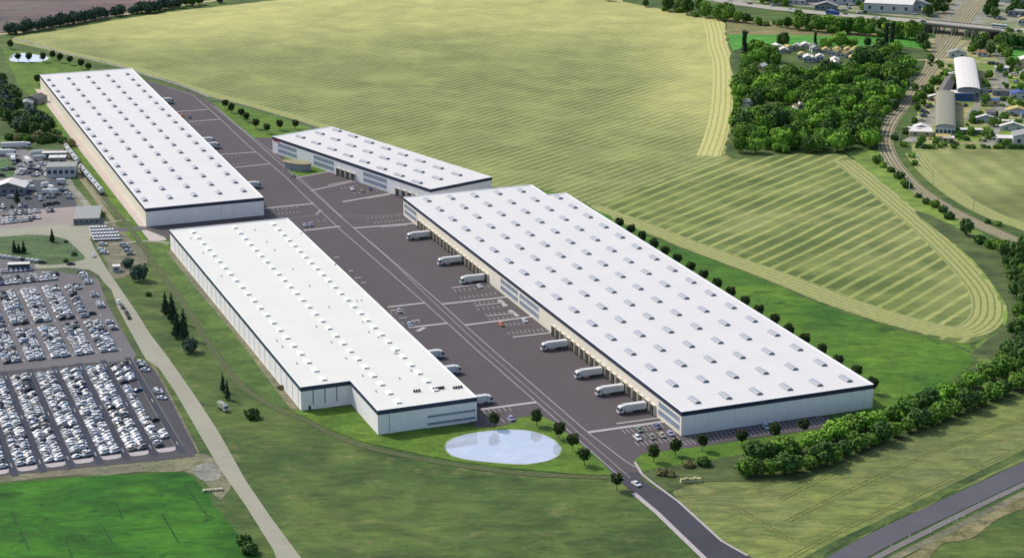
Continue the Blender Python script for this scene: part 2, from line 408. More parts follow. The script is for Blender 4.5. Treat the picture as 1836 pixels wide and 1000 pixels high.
# lawns and ponds
region("lawn", [(4, 86), (12, 88), (60, 95), (100, 104), (180, 127), (236, 133), (260, 200), (150, 200), (263, 409), (249, 407), (230, 401), (206, 374), (180, 336), (153, 300), (137, 271), (112, 250), (96, 230), (74, 198), (54, 172), (32, 154), (26, 136), (12, 108)], GR['lawn'], 4)
region("paved_apron", [(62, 160), (74, 161), (276, 408), (249, 406), (229, 380), (151, 280), (120, 238), (89, 196)], GR['apron'], 6)
region("lawn", [(382, 184), (387, 188), (403, 207), (432, 229), (452, 246), (462, 247.5), (489, 248), (530, 250), (560, 232), (545, 225), (500, 210), (455, 197), (420, 188)], GR['lawn'], 5)
region("lawn", [(508, 286), (520, 282), (552, 282), (580, 292), (590, 305), (566, 312), (532, 316), (516, 306)], GR['lawn'], 9, True)
region("lawn", [(200, 412), (240, 404), (300, 404), (302, 447), (280, 432), (235, 434), (215, 420)], GR['lawn'], 3, jit=.8)
region("lawn", [(520, 733), (540, 735), (600, 732), (629, 727), (650, 750), (673, 775), (760, 768), (862, 764), (897, 765), (925, 757.5), (927, 749), (954, 746), (974, 747.5), (993, 757), (1012, 773), (1060, 811), (1100, 851), (1070, 852), (1000, 847), (900, 838), (820, 827), (756, 815), (650, 792), (590, 770), (556, 752)], GR['lawn'], 7)
region("lawn", [(1149, 846), (1138, 834), (1138, 824), (1154, 812.6), (1182, 809), (1272, 798.5), (1345, 787), (1427, 775.5), (1506, 762), (1540, 752), (1580, 745), (1585, 770), (1500, 800), (1400, 830), (1330, 836), (1240, 846), (1180, 858)], GR['lawn'], 7)
region("rough_verge", [(1150, 848), (1240, 830), (1330, 815), (1440, 792), (1540, 760), (1620, 740), (1740, 662), (1836, 640), (1960, 610), (1960, 660), (1836, 702), (1680, 764), (1560, 808), (1470, 848), (1400, 864), (1260, 864), (1190, 882)], GR['dull_grass'], 8, True)
def water():
    t = NT("pond_water"); p = t.pos()
    t.col(t.mix(t.rng(t.noise(p, .12, 4), .4, .65), C(178, 188, 204), C(190, 198, 212)))  # pale sky reflection put into the water's base colour
    t.b.inputs["Roughness"].default_value = .03; t.b.inputs["Specular IOR Level"].default_value = .9; t.b.inputs["IOR"].default_value = 1.9
    t.bump(t.noise(t.mapping(p, 0, (.6, 1.6, 1)), .8, 4, .6), .035, .1); return t.m
WAT = water()
def pond(px):
    region("pond", px, WAT, 10, True)
    bank = [G(*p) for p in smooth_pts(px, True, 6)]; mb = MB(); ribbon_mb(mb, bank + [bank[0]], 1.3, lz(9.3), GR['sandbank'])
    o = mb.build("pond_bank"); o["kind"] = "structure"
GR['sandbank'] = ground_mat("pond_bank_earth", C(150, 160, 110), C(120, 140, 80), None, .1, .6)
pond([(799, 800), (812, 787), (850, 776.5), (905, 771), (950, 773.5), (985, 785), (1003, 800), (1004, 812), (985, 825), (945, 832), (900, 830.5), (840, 824.5), (808, 815)])
pond([(19, 103.5), (24, 98), (38, 96), (54, 97.6), (76, 101), (88, 105), (79, 110), (63, 112), (22, 111)])

region("green_bank", [(262, 436), (302, 447), (345, 500), (420, 592), (480, 668), (525, 732), (505, 733), (470, 712), (432, 686), (404, 652), (374, 610), (334, 545), (294, 492)], ground_mat("green_bank", C(72, 98, 44), C(84, 110, 50), C(64, 88, 44), .03, .3), 2, jit=1)
ribbon("gravel_margin", [(303, 449), (360, 520), (430, 603), (490, 683), (530, 735)], 3.2, GR['dirt'], 4)
# yard and roads
region("service_yard", [(240, 140), (264, 145), (297, 155), (343, 167.5), (371, 180), (385, 188.5), (403, 207), (432, 229), (452, 246.5), (462, 247.5), (489, 248), (540, 262), (600, 290), (760, 352),
    (850, 360), (860, 400), (1222, 700), (1350, 740), (1486, 748), (1506, 762), (1427, 775), (1345, 786), (1272, 798.5), (1182, 809), (1154, 812.6), (1138, 824), (1138, 834), (1149, 846), (1100, 851), (1060, 811), (1012, 773), (993, 757), (974, 747.5), (954, 745.6), (927, 749), (925, 757.5), (897, 765), (855, 767),
    (820, 740), (600, 500), (500, 430), (306, 430), (262, 412), (262, 395), (300, 360)], GR['yard'], 8)
ribbon("driveway", [(262, 409), (225, 412), (200, 413), (172, 412)], 7, GR['road'], 5, False)
ribbon("driveway", [(268, 412), (284, 432)], 9, GR['apron'], 6, False)
ribbon("footpath", [(196, 439), (240, 434), (280, 433), (304, 437)], 2.4, GR['conc'], 6)
ribbon("footpath", [(170, 404), (200, 398), (232, 394)], 2.2, GR['conc'], 6)
region("access_road", [(1094, 849), (1138, 834), (1149, 846), (1168, 862), (1190, 879), (1216, 897), (1250, 928), (1294, 968), (1332, 990), (1400, 1030), (1300, 1045), (1216, 952), (1180, 917), (1150, 895)], GR['newroad'], 7)
ribbon("road_verge_strip", [(1136, 884), (1180, 921), (1216, 956), (1262, 1000), (1300, 1040)], 2.0, GR['kerb'], 9, False)
ribbon("road_edge", [(1138, 828), (1150, 849), (1168, 864), (1216, 899), (1250, 930), (1294, 970), (1340, 996)], 1.0, GR['kerb'], 9, False)
ribbon("main_road", [(1400, 1077), (1480, 1022), (1560, 976), (1636, 938), (1720, 899), (1836, 844), (1980, 772)], 10.5, asphalt_mat("main_road_asphalt", C(92, 92, 98), .85), 5)
ribbon("road_shoulder", [(1500, 1046), (1560, 1006), (1640, 964), (1740, 914), (1836, 868), (1980, 798)], 2.8, asphalt_mat("concrete_shoulder", C(122, 118, 116), .82), 6)
ribbon("dirt_shoulder", [(1520, 1058), (1590, 1008), (1660, 972), (1760, 922), (1836, 885), (1980, 813)], 3.4, GR['dirt'], 5)
region("rough_verge", [(1560, 1045), (1640, 990), (1740, 932), (1836, 890), (1990, 820), (1990, 870), (1836, 912), (1790, 930), (1740, 965), (1690, 975), (1660, 1010), (1640, 1050)], ground_mat("rough_brown_verge", C(98, 96, 62), C(132, 126, 92), C(70, 76, 48), .05, .5), 4, True)
ribbon("hedge_bank", [(1400, 1030), (1500, 975), (1600, 928), (1720, 868), (1836, 812), (1980, 740)], 4, GR['woodfloor'], 4)
# painted road lines in the yard
def line(px, w=.35, layer=10):
    return ribbon("road_marking", px, w, GR['line'], layer, False)
line([(366, 188), (397, 216), (440, 257), (512, 318), (544.6, 350), (575, 379), (607.7, 410), (700, 490), (763, 545), (803, 580.5), (857, 630), (963.6, 723), (1098, 843), (1118, 858)], .4)
line([(376, 187), (416, 219), (455, 248), (487.5, 273), (540, 321), (590, 368), (621, 410 - 12), (705, 471), (777, 542), (868, 627), (1033.8, 773), (1130, 857)], .25)
line([(385, 190), (430, 230), (452, 249), (493, 285.6), (560, 343), (598, 378), (635, 410), (680, 448), (790.6, 544), (833, 583), (888, 632), (1055, 776.5), (1120, 826), (1140, 838)], .4)
line([(598, 379), (608, 386), (640, 388), (690, 387), (722, 384)], .25)
line([(578, 376), (570, 386), (520, 392), (500, 391)], .25)
line([(566, 385), (574, 378)], .8)
line([(300, 158), (345, 171), (360, 184), (366, 190)], .3)
def kerb(a, b, w=1.5, h=.16):
    A, B = G(*a), G(*b); mb = MB(); d = (B - A); L = d.length
    mb.box(0, L, -w / 2, w / 2, 0, h + .24, GR['kerb'], .03, .03)
    o = mb.build("kerb_island"); o["kind"] = "structure"; o.location = (A.x, A.y, 0); o.rotation_euler = (0, 0, atan2(d.y, d.x))
for a, b, w in (((316, 201.5), (374, 197.5), 1.5), ((338, 219.5), (395, 215), 1.5), ((395, 278.5), (460, 273.7), 1.5), ((421, 301.5), (484, 295), 1.5), ((474, 374.5), (563, 366), 2.0), ((545, 414.5), (610, 407), 2.0),
    ((531, 320), (592, 308.5), 1.5), ((557, 343), (641, 325), 1.6), ((588, 333), (650, 321), 1.2), ((615, 363), (712, 345.5), 2), ((658, 357.5), (700, 350), 1.0), ((635, 410), (743, 401.5), 2), ((683, 409), (730, 404.5), 1.0),
    ((811, 517), (876, 508), 1.2), ((792, 546.5), (913, 533), 1.9), ((834, 584), (956, 568.5), 1.9), ((920, 605.5), (988, 597.5), 1.4), ((853, 549.5), (900, 544), 1.0), ((873, 568), (922, 562.5), 1.0), ((895, 538.5), (908, 550), 2.2), ((914, 557), (929, 568), 2.2),
    ((695, 551.7), (763, 544), 1.9), ((733, 588.3), (803, 580.5), 1.9), ((863, 735), (962, 722), 2.1), ((1055, 776), (1190, 757), 2.1), ((1106, 760.5), (1181, 750), 1.2),
    ((700, 558), (722, 556), 1.2), ((738, 577), (752, 574), 1.2), ((748, 595), (762, 588), 2.2), ((716, 572), (730, 570), 1), ((598, 463), (609, 461.5), 1.2), ((625, 487), (633, 486), 1.2), ((636, 500), (648, 498.5), 1.2), ((648, 508), (656, 507), 1.2)):
    kerb(a, b, w)
AX = Vector((cos(radians(-71)), sin(radians(-71)), 0))
def stalls(a, b, n, L=4.6, w=.3, mat=None, layer=10, ax=None):
    "n stall lines, starting on the line a-b and running towards the camera"
    mb = MB(); ax = ax or AX
    for i in range(n):
        p = G(*a).lerp(G(*b), i / max(1, n - 1)); ribbon_mb(mb, [p - ax * L / 2, p + ax * L / 2], w, lz(layer), mat or GR['line'])
    o = mb.build("parking_markings"); o["kind"] = "structure"
stalls((1118, 774), (1187, 764), 10); stalls((1142, 796), (1216, 786), 10); stalls((1137, 784), (1208, 775), 9)
stalls((1228, 795), (1480, 757), 34); stalls((1238, 784), (1474, 750), 32, 3)
stalls((868, 739), (914, 733), 6); stalls((880, 757), (912, 753), 4)
stalls((816, 522), (893, 512), 10, 4); stalls((826, 535), (888, 527), 9, 4); stalls((852, 545), (893, 541), 6, 3.5); stalls((858, 555), (902, 550), 6, 3.5); stalls((872, 565), (920, 560), 7, 3.5); stalls((878, 573), (926, 568), 7, 3.5)
stalls((900, 584), (945, 579), 7, 4); stalls((912, 598), (972, 592), 9, 4)
stalls((490, 376), (532, 372), 6, 3); stalls((500, 384), (534, 381), 6, 3); stalls((660, 392), (715, 387), 9, 3); stalls((672, 400), (722, 395), 9, 3)
stalls((612, 338), (640, 333), 5, 3); stalls((636, 347), (690, 340), 8, 3); stalls((702, 562), (724, 560), 4, 3); stalls((722, 580), (752, 577), 4, 3)
stalls((314, 206), (340, 204), 5, 3); stalls((340, 224), (358, 223), 4, 3); stalls((394, 284), (430, 281), 6, 3); stalls((412, 296), (440, 293), 5, 3)
stalls((560, 398), (582, 396), 3, 3)
stalls((270, 147), (352, 172), 30, 2.5, .15)
# ---- left side: country road, yards, car parks, crop
region("crop_field", [(-60, 876), (0, 867), (120, 856), (250, 849), (330, 846), (352, 857), (372, 886), (400, 928), (432, 962), (470, 1000), (500, 1040), (-60, 1040)], GR['green'], 2, jit=1)
region("dirt_strip", [(-60, 848), (0, 850), (100, 838), (250, 822), (330, 812), (372, 815), (420, 850), (400, 905), (372, 870), (352, 852), (330, 844), (250, 847), (120, 854), (0, 864), (-60, 872)], GR['dirt'], 3, jit=1)
region("gravel_patch", [(345, 838), (375, 830), (395, 842), (392, 858), (368, 862), (350, 852)], GR['gravelrd'], 4, True)
region("yard_ground", [(-60, 300), (0, 290), (60, 268), (120, 268), (150, 300), (200, 372), (205, 400), (160, 412), (120, 432), (-60, 440)], ground_mat("weedy_gravel", C(112, 118, 96), C(128, 126, 112), C(92, 108, 78), .03, .4), 1, jit=1)
region("gravel_yard", [(-60, 266), (45, 266), (60, 280), (100, 300), (125, 318), (150, 322), (-60, 332), (-60, 262)], asphalt_mat("grey_gravel_yard", C(128, 126, 126), .85), 2)
region("gravel_yard", [(-60, 326), (112, 322), (128, 345), (142, 376), (60, 384), (-60, 388)], GR['ltyard'], 3)
region("car_yard", [(-60, 384), (20, 380), (140, 370), (150, 400), (90, 412), (-60, 418)], GR['pink'], 4)
region("lawn_square", [(-60, 290), (20, 284), (30, 300), (22, 318), (-60, 322)], ground_mat("clipped_grass", C(76, 106, 66), C(84, 112, 70)), 4)
ribbon("yard_lane", [(118, 322), (150, 350), (178, 384), (196, 410)], 9, GR['gravelrd'], 4)
region("siding_grass", [(118, 305), (145, 318), (170, 348), (205, 385), (205, 402), (195, 402), (165, 370), (135, 335)], GR['meadow'], 5)
# country road with its branches
region("country_road", [(-60, 414), (0, 410), (60, 405), (105, 404), (135, 406), (165, 402), (178, 404), (165, 414), (162, 430), (172, 450), (190, 480), (216, 518), (243, 557), (268, 597), (303, 643), (346, 704), (392, 774), (440, 860), (482, 922), (540, 1000), (570, 1045), (510, 1045), (491, 987),
    (441, 907), (394, 840), (361, 784), (315, 704), (285, 660), (262, 645), (240, 606), (214, 557), (196, 522), (178, 494), (160, 484), (120, 480), (70, 482), (0, 490), (-60, 496), (-60, 470), (0, 468), (70, 474), (110, 474), (142, 468), (152, 462), (140, 448), (120, 430), (90, 423), (50, 421), (0, 425), (-60, 430)], GR['conc'], 5)
region("oval_lawn", [(-60, 428), (0, 425), (50, 421.5), (90, 423), (120, 431), (140, 449), (152, 461), (146, 467), (110, 474), (75, 475), (40, 468), (0, 461), (-60, 452)], ground_mat("oval_grass", C(72, 96, 62), C(82, 104, 66), None, .02, .4), 6, True)
region("parking_apron", [(-60, 452), (0, 458), (30, 464), (60, 472), (66, 484), (0, 492), (-60, 498)], GR['lot'], 7)
region("grass_verge", [(75, 484), (100, 481), (140, 481), (166, 487), (178, 497), (170, 500), (140, 493), (95, 489)], ground_mat("verge_grass", C(78, 92, 62), C(88, 98, 70)), 6)
region("van_yard", [(172, 408), (190, 402), (215, 408), (240, 436), (262, 446), (262, 474), (240, 490), (205, 500), (190, 470), (172, 440), (164, 420)], GR['dirt'], 4, True)
region("road_grass", [(180, 500), (200, 520), (214, 560), (240, 612), (258, 640), (225, 640), (205, 600), (190, 560), (176, 515)], GR['dull_grass'], 6)
ribbon("siding_track", [(96, 250), (112, 262), (135, 288), (160, 320), (185, 352), (206, 378), (222, 395), (240, 420), (262, 452), (290, 492), (330, 545), (370, 610), (400, 650), (430, 688), (462, 713), (500, 734), (556, 757), (590, 776), (650, 800), (756, 823), (820, 834), (900, 845), (980, 852), (1090, 856)], 3.2, GR['siding'], 6)
ribbon("siding_track", [(112, 280), (130, 300), (165, 345), (190, 380), (206, 400)], 3.0, GR['ballast'], 6)
# upper lot / lower lot
TH = radians(-69.3); LA = Vector((cos(TH), sin(TH), 0)); LB = Vector((-sin(TH), cos(TH), 0))
def LW(a, b): return Vector((-200, 800, 0)) + LA * a + LB * b
def fit(px):                       # a point of the lot -> (along, across)
    v = G(*px) - Vector((-200, 800, 0)); return v.dot(LA), v.dot(LB)
region("car_park", [(-60, 486), (0, 488), (75, 484), (150, 494), (176, 500), (192, 545), (226, 605), (244, 636), (240, 646), (150, 652), (0, 668), (-60, 674)], GR['lot'], 7)
region("car_park", [(-60, 672), (0, 666), (120, 656), (240, 645), (262, 650), (280, 668), (335, 772), (352, 812), (345, 818), (300, 824), (150, 838), (0, 853), (-60, 858)], GR['lot2'], 8)
ribbon("car_park_kerb", [(262, 650), (282, 668), (336, 772), (356, 812)], 1.0, GR['dirt'], 9)
# lanes of the two car parks (pixel pairs measured on the dashes)
lower_l = [((8.8, 674), (73.7, 831.4)), ((53.9, 669.7), (121, 819.3)), ((100, 663), (175, 822.6)), ((145.2, 662), (220, 808)), ((192.5, 661), (275, 811.6)), ((240, 655), (319, 796))]
lower = [(fit(a), fit(b)) for a, b in lower_l]
def avg(p): return (p[0][1] + p[1][1]) / 2
L0 = avg(lower[0]); PITCHL = (avg(lower[4]) - L0) / 4
A0, A1 = -25.0, 78.5
for k in range(-3, 6):
    b = L0 + PITCHL * k
    mb = MB(); ribbon_mb(mb, [LW(-33, b), LW(87, b)], 2.7, lz(9), GR['lane']); o = mb.build("car_park_lane"); o["kind"] = "structure"
    mb = MB()
    for a in (-26, 25, 76): ribbon_mb(mb, [LW(a - 2, b), LW(a + 2, b)], .35, lz(10), GR['line'])
    for s_ in (-1.5, 1.5): ribbon_mb(mb, [LW(-29, b + s_), LW(80, b + s_)], .14, lz(9.5), GR['conc'])
    o = mb.build("car_park_marking"); o["kind"] = "structure"
    if k < 5:
        bc = b + PITCHL / 2; h = PITCHL / 2 - 1.5
        ring = [LW(79.6, bc - h), LW(83, bc - h * .9), LW(84, bc - h * .5), LW(84, bc + h * .5), LW(83, bc + h * .9), LW(79.6, bc + h)]
        mb = MB(); mb.prism([(p.x, p.y) for p in ring], lz(9), .35, GR['kerb']); o = mb.build("kerb_island"); o["kind"] = "structure"
mb = MB()
bR = L0 + PITCHL * 5 + 1.9
for i in range(34):
    p = LW(-18 + i * 3.0, bR + 2.6 + .02 * i); ribbon_mb(mb, [p - LB * 2.5 - LA * .8, p + LB * 2.5 + LA * .8], .3, lz(9.5), GR['lane'])
o = mb.build("car_park_marking"); o["kind"] = "structure"

# ---- right side: railway, business yard, sandy tracks
region("business_yard", [(1632, 262), (1640, 215), (1665, 170), (1690, 130), (1720, 100), (1770, 95), (1836, 90), (1960, 110), (1960, 282), (1836, 268), (1700, 264)], GR['yardgreen'], 3, jit=2)
region("railway_land", [(1620, 150), (1655, 100), (1650, 78), (1640, 66), (1700, 72), (1780, 76), (1800, 96), (1760, 112), (1700, 130), (1650, 160), (1600, 230)], ground_mat("railway_yard_ground", C(164, 156, 116), C(146, 148, 104), C(124, 134, 82), .03, .4), 2, jit=2)
region("railway_yard", [(1690, -60), (1840, -60), (1800, -5), (1762, 34), (1750, 52), (1690, 48), (1672, 40), (1690, 14)], GR["gravelrd"], 3, jit=1)
ribbon("railway_track", [(1795, -45), (1756, -5), (1729, 24), (1712, 50)], 4, GR["ballast"], 5)
ribbon("railway_track", [(1812, -45), (1770, -5), (1742, 24), (1722, 55), (1702, 84), (1678, 114), (1652, 148), (1624, 185), (1600, 214), (1588, 242), (1590, 268), (1608, 300), (1644, 338), (1698, 374), (1760, 405), (1840, 440), (1980, 500)], 10, GR['ballast'], 6)
ribbon("railway_track", [(1776, -45), (1742, -5), (1716, 25), (1702, 50), (1690, 80), (1672, 108), (1648, 146), (1622, 183)], 5, GR['ballast'], 5)
ribbon("railway_track", [(1745, -45), (1715, -5), (1693, 25), (1686, 50), (1680, 80), (1668, 108)], 5, GR['ballast'], 5)
ribbon("railway_track", [(1800, 30), (1762, 60), (1722, 86), (1690, 108), (1660, 142)], 4, GR['ballast'], 5)
ribbon("access_lane", [(1580, 105), (1650, 108), (1700, 108), (1760, 112), (1800, 116), (1870, 120)], 4.5, GR['sand'], 7)
ribbon("access_lane", [(1764, 78), (1776, 88), (1790, 100), (1806, 112), (1836, 124), (1900, 140)], 7, GR['gravelrd'], 8)
ribbon("access_lane", [(1802, 110), (1796, 140), (1802, 170), (1790, 205), (1778, 240), (1770, 262)], 9, GR['gravelrd'], 7)
ribbon("access_lane", [(1800, 130), (1770, 160), (1752, 190), (1738, 215)], 6, GR['gravelrd'], 6)
ribbon("access_lane", [(1626, 255), (1650, 240), (1675, 205), (1690, 180)], 8, GR['gravelrd'], 6)
for P in ([(1708, 232), (1730, 226), (1752, 232), (1760, 250), (1720, 254)], [(1800, 150), (1836, 140), (1900, 150), (1900, 190), (1822, 180)], [(1790, 225), (1836, 215), (1900, 225), (1900, 262), (1788, 254)]):
    region("yard_grass", P, GR['rail_grass'], 5, True)
region("strip_meadow", [(1800, 92), (1836, 88), (1960, 96), (1960, 112), (1836, 110), (1814, 104)], GR['strip'], 4, True)
# town yards along the top
region("town_ground", [(1260, -60), (2050, -60), (2050, 60), (1836, 56), (1700, 40), (1560, 24), (1430, 12), (1300, 0)], ground_mat("town_ground", C(150, 148, 132), C(120, 130, 96), C(186, 178, 164), .02, .3), 2, jit=3)
region("gravel_lot", [(1560, 8), (1600, -20), (1660, -20), (1672, 10), (1650, 26), (1600, 24)], GR['sand'], 4, jit=2)
region("gravel_lot", [(1400, -10), (1470, -20), (1510, 6), (1500, 18), (1440, 10)], GR['gravelrd'], 4, jit=2)

# highway: on the ground at the left, on a bridge over the railway at the right
HZ = 7.0
hp = [(1100, -22, 0), (1180, -14, 0), (1260, -3, 0), (1330, 8, 0), (1400, 17, 0), (1470, 24, 1.5), (1540, 30, 3.5), (1600, 35, 5.5), (1650, 39, HZ), (1700, 44, HZ), (1760, 50, HZ), (1800, 54, HZ), (1840, 58, HZ), (1900, 65, HZ), (2000, 78, HZ)]
def highway():
    P = [G(x, y, z) for x, y, z in hp]; n = len(P); w = 17
    deck = asphalt_mat("highway_asphalt", C(166, 162, 150), .9)
    mb = MB(); Q = []
    for i in range(n):
        d = P[min(i + 1, n - 1)] - P[max(0, i - 1)]; d.z = 0; d.normalize(); Q.append(Vector((-d.y, d.x, 0)))
    ribbon_mb(mb, P, w, 0, deck, [p.z + .25 for p in P])
    o = mb.build("highway"); o["kind"] = "structure"
    mb = MB(); em = ground_mat("embankment_grass", C(104, 124, 66), C(90, 112, 58), None, .03, .4)
    for i in range(5, n - 1):
        if 8 <= i < 11: continue
        for s_ in (1, -1):
            a, b = P[i] + Q[i] * s_ * w / 2, P[i + 1] + Q[i + 1] * s_ * w / 2
            a2, b2 = P[i] + Q[i] * s_ * (w / 2 + P[i].z * 1.5), P[i + 1] + Q[i + 1] * s_ * (w / 2 + P[i + 1].z * 1.5)
            a2.z = b2.z = .05
            mb.face([a, a2, b2, b] if s_ < 0 else [a, b, b2, a2], em)
    o = mb.build("embankment"); o["kind"] = "structure"
    br = root("road_bridge", (P[9].x, P[9].y, 0), 0, "long concrete road bridge carrying the highway over the railway", "bridge")
    off = Vector((P[9].x, P[9].y, 0)); cm = weathered("bridge_concrete", C(164, 160, 146), .8, .2); dm = weathered("bridge_girder", C(110, 106, 104), .8, .3)
    mb = MB()
    for i in range(8, 11):
        a, b = P[i] - off, P[i + 1] - off
        for s_ in (1, -1):
            u, v = a + Q[i] * s_ * (w / 2 - .6), b + Q[i + 1] * s_ * (w / 2 - .6)
            d = 1 if s_ < 0 else -1
            f = [(u.x, u.y, HZ - 1.6), (v.x, v.y, HZ - 1.6), (v.x, v.y, HZ + .1), (u.x, u.y, HZ + .1)]
            mb.face(f if d > 0 else f[::-1], dm)
        c1, c2, c3, c4 = a - Q[i] * (w / 2 - .6), b - Q[i + 1] * (w / 2 - .6), b + Q[i + 1] * (w / 2 - .6), a + Q[i] * (w / 2 - .6)
        mb.face([(q.x, q.y, HZ - 1.6) for q in (c4, c3, c2, c1)], dm)
    mb.build("girder", None, br)
    for s_ in (1, -1):
        mb = MB()
        for i in range(8, 11):
            a, b = P[i] - off + Q[i] * s_ * (w / 2 + .1), P[i + 1] - off + Q[i + 1] * s_ * (w / 2 + .1)
            a1, b1 = a - Q[i] * s_ * .5, b - Q[i + 1] * s_ * .5
            z0, z1 = HZ - .2, HZ + 1.15
            mb.face([(a.x, a.y, z0), (b.x, b.y, z0), (b.x, b.y, z1), (a.x, a.y, z1)][::(1 if s_ < 0 else -1)], cm)
            mb.face([(a1.x, a1.y, HZ + .2), (b1.x, b1.y, HZ + .2), (b1.x, b1.y, z1), (a1.x, a1.y, z1)][::(-1 if s_ < 0 else 1)], cm)
            mb.face([(a.x, a.y, z1), (b.x, b.y, z1), (b1.x, b1.y, z1), (a1.x, a1.y, z1)][::(1 if s_ < 0 else -1)], cm)
        mb.build("parapet", None, br)
    for x, y in ((1664, 42), (1680, 43.5), (1712, 47), (1736, 50), (1748, 51), (1776, 53)):
        c = G(x, y, HZ) - off; j = min(range(8, 12), key=lambda i: abs(hp[i][0] - x)); d = Q[j]
        mb = MB()
        for s_ in (-6, 0, 6):
            q = c + d * s_; mb.ring((q.x, q.y, (HZ - 1.6) / 2), .7, 'z', HZ - 1.6, 8, cm, False)
        mb.tube((c + d * -7.5).to_tuple()[:2] + (HZ - 2.0,), (c + d * 7.5).to_tuple()[:2] + (HZ - 2.0,), .55, .55, 6, cm)
        mb.build("pier", None, br)
highway()
# ================================================================== WAREHOUSES
HW = 10.6
M_NAVY = plain("navy_trim", C(48, 54, 76), .5)
M_NAVY2 = plain("blue_grey_trim", C(52, 66, 84), .5)
M_ROOF = NT("white_roof_membrane")
def _roof(t, c, du=12.0, k=.9):
    u, v, _ = t.sep(t.uv())
    n = t.rng(t.noise(t.uv(), .05, 6, .65, .4), .35, .7)
    cc = t.mix(n, c, K(c, .955))
    ln = t.math('LESS_THAN', t.math('FRACT', t.math('DIVIDE', v, du)), .012)
    ln2 = t.math('LESS_THAN', t.math('FRACT', t.math('DIVIDE', u, 2.0)), .05)
    cc = t.mix(t.math('MULTIPLY', t.math('MAXIMUM', ln, t.math('MULTIPLY', ln2, .4)), .5), cc, K(c, .82))
    st = t.rng(t.noise(t.mapping(t.uv(), 0, (1, .12, 1)), .6, 5, .7), .58, .78, 0, .35)
    cc = t.mix(st, cc, K(c, .86)); t.col(cc); t.b.inputs["Roughness"].default_value = .7; return t.m
M_ROOF = _roof(M_ROOF, C(214, 211, 208))
M_ROOFW = _roof(NT("white_roof_sheet"), C(218, 217, 208))
M_CREAM = panel_mat("sunlit_cream_cladding", C(236, 228, 210), C(210, 202, 184), 6, 1.05, .1, .05)  # sun-facing copy of the wall cladding, sunlit warmth put into its cream
M_PANEL = panel_mat("shade_side_white_cladding", C(250, 243, 238), C(200, 206, 210), 6, 1.05, .12, .06)  # shade-side copy of the cladding, lifted and warmed to offset blue shade
M_RIB = panel_mat("white_ribbed_cladding", C(248, 244, 242), C(176, 188, 206), 1.0, 0, .1)
M_SMOOTH = panel_mat("smooth_white_cladding", C(250, 244, 242), C(214, 218, 228), 2, 0, .05)
M_JOINT = plain("cladding_joint", C(124, 142, 172), .6)
M_GLASS = plain("window_glass", C(136, 150, 164), .15, .8)
M_GLASSD = plain("dark_window_glass", C(124, 136, 154), .3, .8)
M_FRAME = plain("window_frame", C(196, 202, 208), .5)
M_DARK = plain("dark_rubber", C(62, 60, 58), .8)
M_DOOR = plain("dock_door_panel", C(104, 100, 96), .6)
M_SKY = panel_mat("skylight_polycarbonate", C(172, 175, 182), C(150, 156, 164), 0, 1.0, .1, .1, .6)
M_SKYEND = plain("skylight_end", C(84, 90, 98), .5)
M_SKYW = plain("skylight_white", C(238, 240, 240), .4)
M_SKYG = plain("skylight_curb", C(150, 152, 152), .5)
M_VENT = plain("roof_vent_metal", C(186, 186, 182), .5)
M_BASE = plain("wall_plinth", C(206, 200, 182), .8)

def vault_mesh(L=7.2, Wd=2.7, h=.95):
    mb = MB(); n = 6; P = []
    for i in range(n + 1):
        a = pi * i / n; P.append((-cos(a) * Wd / 2, .25 + sin(a) * (h - .25)))
    for i in range(n):
        (x0, z0), (x1, z1) = P[i], P[i + 1]
        mb.face([(x0, 0, z0), (x0, L, z0), (x1, L, z1), (x1, 0, z1)][::-1], M_SKY, [(z0, 0), (z0, L), (z1, L), (z1, 0)][::-1])
    mb.face([(p[0], 0, p[1]) for p in P], M_SKYEND); mb.face([(p[0], L, p[1]) for p in P][::-1], M_SKYEND)
    mb.box(-Wd / 2 - .12, Wd / 2 + .12, -.12, L + .12, 0, .25, M_SKYG)
    return mb.mesh("skylight")
def flat_mesh(L=4.9, Wd=2.3, h=.55):
    mb = MB(); mb.box(-Wd / 2, Wd / 2, 0, L, 0, h, M_SKYW, .1, .1); mb.box(-Wd / 2 + .1, Wd / 2 - .1, -.06, .0, .06, h - .1, M_SKYG)
    return mb.mesh("skylight")
def vent_mesh():
    mb = MB(); mb.ring((0, 0, .45), .35, 'z', .9, 8, M_VENT); mb.ring((0, 0, 1.0), .5, 'z', .2, 8, M_SKYG); return mb.mesh("roof_vent")
VAULT, FLAT, VENT = vault_mesh(), flat_mesh(), vent_mesh()
VAULTS = vault_mesh(6.2, 2.7, 1.0)

